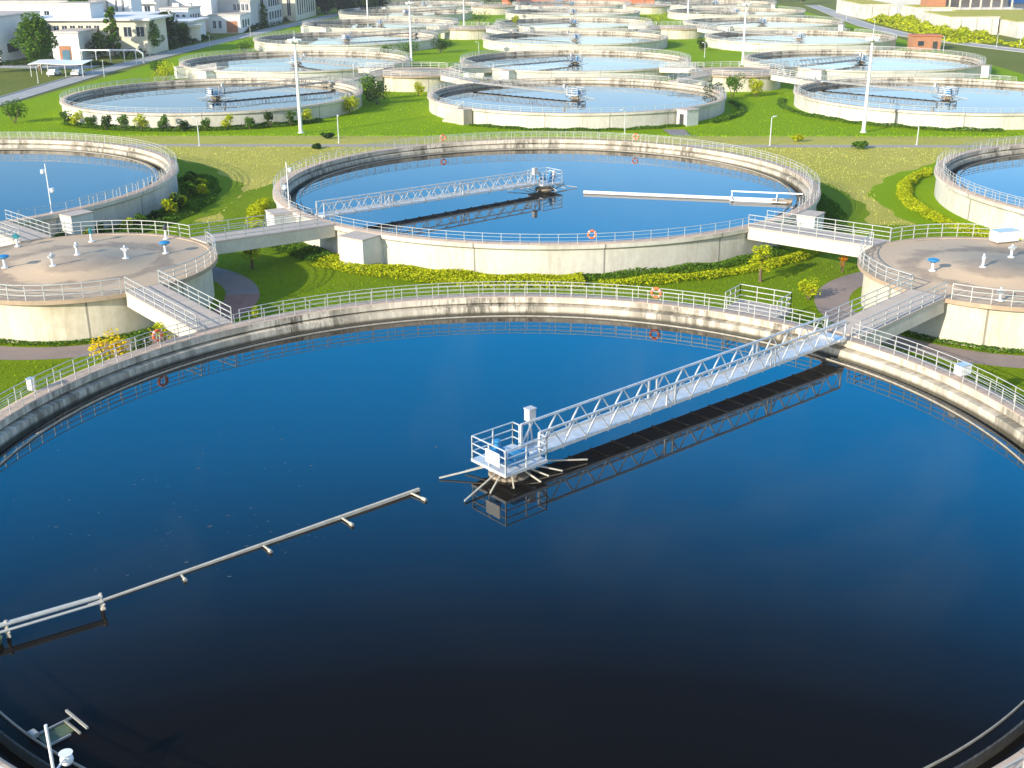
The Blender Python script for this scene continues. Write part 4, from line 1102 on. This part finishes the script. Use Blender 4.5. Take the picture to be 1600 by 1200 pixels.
M['basin2'] = plain('stained pale basin concrete', (.60, .57, .51), .85, 0, .25, .35)
basin('bright pale concrete basin wall below the orange-roofed pavilion', 118.5, 132.5, 377, 410, 5.0, 'dry', 3)
basin('long pale concrete basin with yellow grass on top at the picture edge', 133.2, 190, 362, 430, 4.4, 'dry', 8)
basin('pale concrete wall behind the olive hedge bank, near its white mast', 110, 122, 455, 500, 5.0, 'dry', 2)
basin('low white concrete wall between the mast and the pavilion basin', 122.6, 135, 428, 450, 5.2, 'dry', 2)
t = thing('pavilion', 'long orange-roofed pavilion on posts above the pale basin wall', 'pavilion', (140, 440, GL))
b = MB(); b.add([(-14, -6, 9.4), (20, -6, 9.4), (20, 8, 9.4), (-14, 8, 9.4), (-12, 1, 11.6), (18, 1, 11.6)], [(0, 1, 5, 4), (1, 2, 5), (2, 3, 4, 5), (3, 0, 4), (3, 2, 1, 0)]); b.build('roof', M['terra'], t, smooth=False)
b = MB(); b.bbox(-12, -6, -4, 6, -.2, 9.35); b.build('wall', M['brown'], t)
b = MB(); b.bbox(-6, 18, 3, 6, -.2, 9.3); b.build('rear_wall', M['bgrey'], t)
for k in range(7):
    b = MB(); b.bbox(-5 + 3.6 * k, -4.5 + 3.6 * k, -4.5, -4, -.2, 9.35); b.build('post', M['beam'], t)
b = MB(); b.bbox(-5.9, 18, -4.2, 2.9, -.2, 5.0); b.build('floor', M['bgrey'], t)
t = thing('shed', 'blue-roofed shed at the picture edge beyond the yellow grass', 'shed', (176, 452, GL))
b = MB(); b.bbox(-16, 16, -8, 8, -.2, 6); b.build('wall', M['bgrey'], t)
b = MB(); b.add([(-17, -9, 6), (17, -9, 6), (17, 9, 6), (-17, 9, 6), (-17, 0, 8.6), (17, 0, 8.6)], [(0, 1, 5, 4), (2, 3, 4, 5), (1, 2, 5), (3, 0, 4), (3, 2, 1, 0)]); b.build('roof', M['cblue'], t, smooth=False)
t = thing('shed', 'grey-blue metal shed beyond the orange-roofed pavilion', 'shed', (142, 500, GL))
b = MB(); b.bbox(-22, 24, -9, 9, -.2, 7); b.build('wall', M['bgrey'], t)
b = MB(); b.add([(-23, -10, 7), (25, -10, 7), (25, 10, 7), (-23, 10, 7), (-23, 0, 10), (25, 0, 10)], [(0, 1, 5, 4), (2, 3, 4, 5), (1, 2, 5), (3, 0, 4), (3, 2, 1, 0)]); b.build('roof', M['cblue'], t, smooth=False)
t = thing('warehouse', 'long orange-walled warehouse closing the view behind the last tanks', 'warehouse', (16, 578, GL))
b = MB(); b.bbox(-46, 26, 0, 16, -.2, 7); b.build('wall', M['terra'], t)
b = MB(); b.bbox(-47, 27, -1, 17, 7.003, 7.6); b.build('roof', M['broof'], t)
b = MB(); b.bbox(-21, -17, -.2, -.003, 0, 4.2); b.build('door', M['cblue'], t)
for k in range(8):
    x = -42 + 9 * k; b = MB(); b.bbox(x - .4, x + .4, -.35, -.004, -.2, 6.9); b.build('pilaster', M['brown'], t)
# stairs at the central pale tank
t = thing('stair', 'concrete stair climbing the wall of the central pale tank', 'stair', (2.06, 208, GL))
a = R(226); e = Vector((math.cos(a), math.sin(a), 0)); n_ = Vector((-e.y, e.x, 0))
b = MB()
for k in range(12):
    p = e * 26.9 + n_ * (-3.6 + .32 * k); h = .205 * (k + 1); b.box((p.x, p.y, h / 2 - .1), (1.3, .32, h + .2), a)
p = e * 26.9 + n_ * .95; b.box((p.x, p.y, 1.15), (1.8, 1.7, 2.5), a); b.build('steps', M['deckcon'], t)
b = MB()
for s in (26.3, 27.5):
    p = e * s + n_ * -3.6; q = e * s + n_ * .2
    for z in (1.0, .55): b.bar(p + Vector((0, 0, z + .2)), q + Vector((0, 0, z + 2.46)), .07)
    for k in range(5): r = p.lerp(q, k / 4); b.bar(r + Vector((0, 0, .2 + 2.26 * k / 4)), r + Vector((0, 0, 1.22 + 2.26 * k / 4)), .07)
b.build('handrail', M['rail'], t)
t = thing('pump_house', 'small pale pump house with a dark doorway against the central pale tank', 'pump house', (2.06 + 27.1 * math.cos(R(310)), 208 + 27.1 * math.sin(R(310)), GL), R(310))
b = MB(); b.box((0, 0, 1.1), (2.2, 2.6, 2.6)); b.build('wall', M['white'], t)
b = MB(); b.box((.0, -1.31, .85), (.9, .05, 1.9)); b.build('door', M['dark'], t)
b = MB(); b.box((0, 0, 2.46), (2.5, 2.9, .12)); b.build('roof', M['deckcon'], t)
# ---------------------------------------------------------------- camera and light
f_px, pitch, roll, Hc, yaw = 1812.705, .3629, .0060, 23.9593, -.0455
cy, sy, c_, s_ = math.cos(yaw), math.sin(yaw), math.cos(pitch), math.sin(pitch)
right = Vector((cy, -sy, 0)); fh = Vector((sy, cy, 0))
fwd = fh * c_ - Vector((0, 0, 1)) * s_; up = fh * s_ + Vector((0, 0, 1)) * c_
cr, sr = math.cos(roll), math.sin(roll)
ri_ = right * cr - up * sr; up_ = right * sr + up * cr
cam = bpy.data.cameras.new('camera'); camo = bpy.data.objects.new('camera', cam); COL.objects.link(camo)
mw = Matrix((ri_, up_, -fwd)).transposed().to_4x4(); mw.translation = Vector((0, 0, Hc))
camo.matrix_world = mw
cam.sensor_width = 36; cam.lens = f_px / 1600 * 36; cam.clip_end = 9000; cam.clip_start = .5
scene.camera = camo

SUN_EL, SUN_AZ = R(21), R(228)     # direction towards the sun, counter-clockwise from +x
sd = Vector((math.cos(SUN_EL) * math.cos(SUN_AZ), math.cos(SUN_EL) * math.sin(SUN_AZ), math.sin(SUN_EL)))
sun = bpy.data.lights.new('sun', 'SUN'); sun.energy = 3.7; sun.angle = R(.5); sun.color = (1, .91, .75)
suno = bpy.data.objects.new('sun', sun); COL.objects.link(suno)
suno.rotation_euler = sd.to_track_quat('Z', 'Y').to_euler()
suno.location = (0, 0, 80)
w = bpy.data.worlds.new('World'); scene.world = w; w.use_nodes = True
nt = w.node_tree
bg = nt.nodes['Background']
sky = N(nt, 'ShaderNodeTexSky'); sky.sky_type = 'NISHITA'; sky.sun_disc = False
sky.sun_elevation = SUN_EL; sky.sun_rotation = math.atan2(sd.x, sd.y)
sky.altitude = 0; sky.air_density = 1.0; sky.dust_density = .6; sky.ozone_density = 2.0
# deep clear blue away from the sun, paling to the horizon
tc = N(nt, 'ShaderNodeTexCoord'); sx = N(nt, 'ShaderNodeSeparateXYZ'); L(nt, tc.outputs['Generated'], sx.inputs[0])
el = ramp(nt, sx.outputs[2], [(.12, (0, 0, 0)), (.21, (.5, .5, .5)), (.30, (1, 1, 1)), (.70, (1, 1, 1)), (.9, (0, 0, 0))])
el = math_(nt, 'MULTIPLY', el, ramp(nt, sx.outputs[1], [(.60, (0, 0, 0)), (.74, (1, 1, 1))]))
cl = noise(nt, tc.outputs['Generated'], 5.0, 5, .6, .6)
base = mix(nt, ramp(nt, sx.outputs[1], [(.55, (0, 0, 0)), (.75, (1, 1, 1))]), sky.outputs[0], (.90, .97, 1.09), 'MULTIPLY')
deep = mix(nt, el, base, (.02, 1.38, 1.92), 'MULTIPLY')
deep = mix(nt, math_(nt, 'MULTIPLY', ramp(nt, cl, [(.52, (0, 0, 0)), (.8, (1, 1, 1))]), .16), deep, (6, 8, 10))
L(nt, deep, bg.inputs['Color'])
bg.inputs['Strength'].default_value = .15
scene.view_settings.view_transform = 'Standard'; scene.view_settings.look = 'None'
scene.view_settings.exposure = .80; scene.view_settings.gamma = 1
scene.cycles.max_bounces = 6; scene.cycles.transparent_max_bounces = 4

# thin air over the whole works
mb = MB(); mb.bbox(-2500, 2500, -700, 2600, GL - 1.2, 25.5)
hz = tag(mb.build('haze', bpy.data.materials.new('haze'), smooth=False), 'thin pale haze over the whole treatment works', 'haze', kind='stuff')
hm = hz.data.materials[0]; hm.use_nodes = True; hn = hm.node_tree; hn.nodes.clear()
ho = N(hn, 'ShaderNodeOutputMaterial'); hv = N(hn, 'ShaderNodeVolumePrincipled', Density=.00012)
hv.inputs['Color'].default_value = (.93, .95, 1, 1); hv.inputs['Anisotropy'].default_value = 0
L(hn, hv.outputs[0], ho.inputs['Volume'])
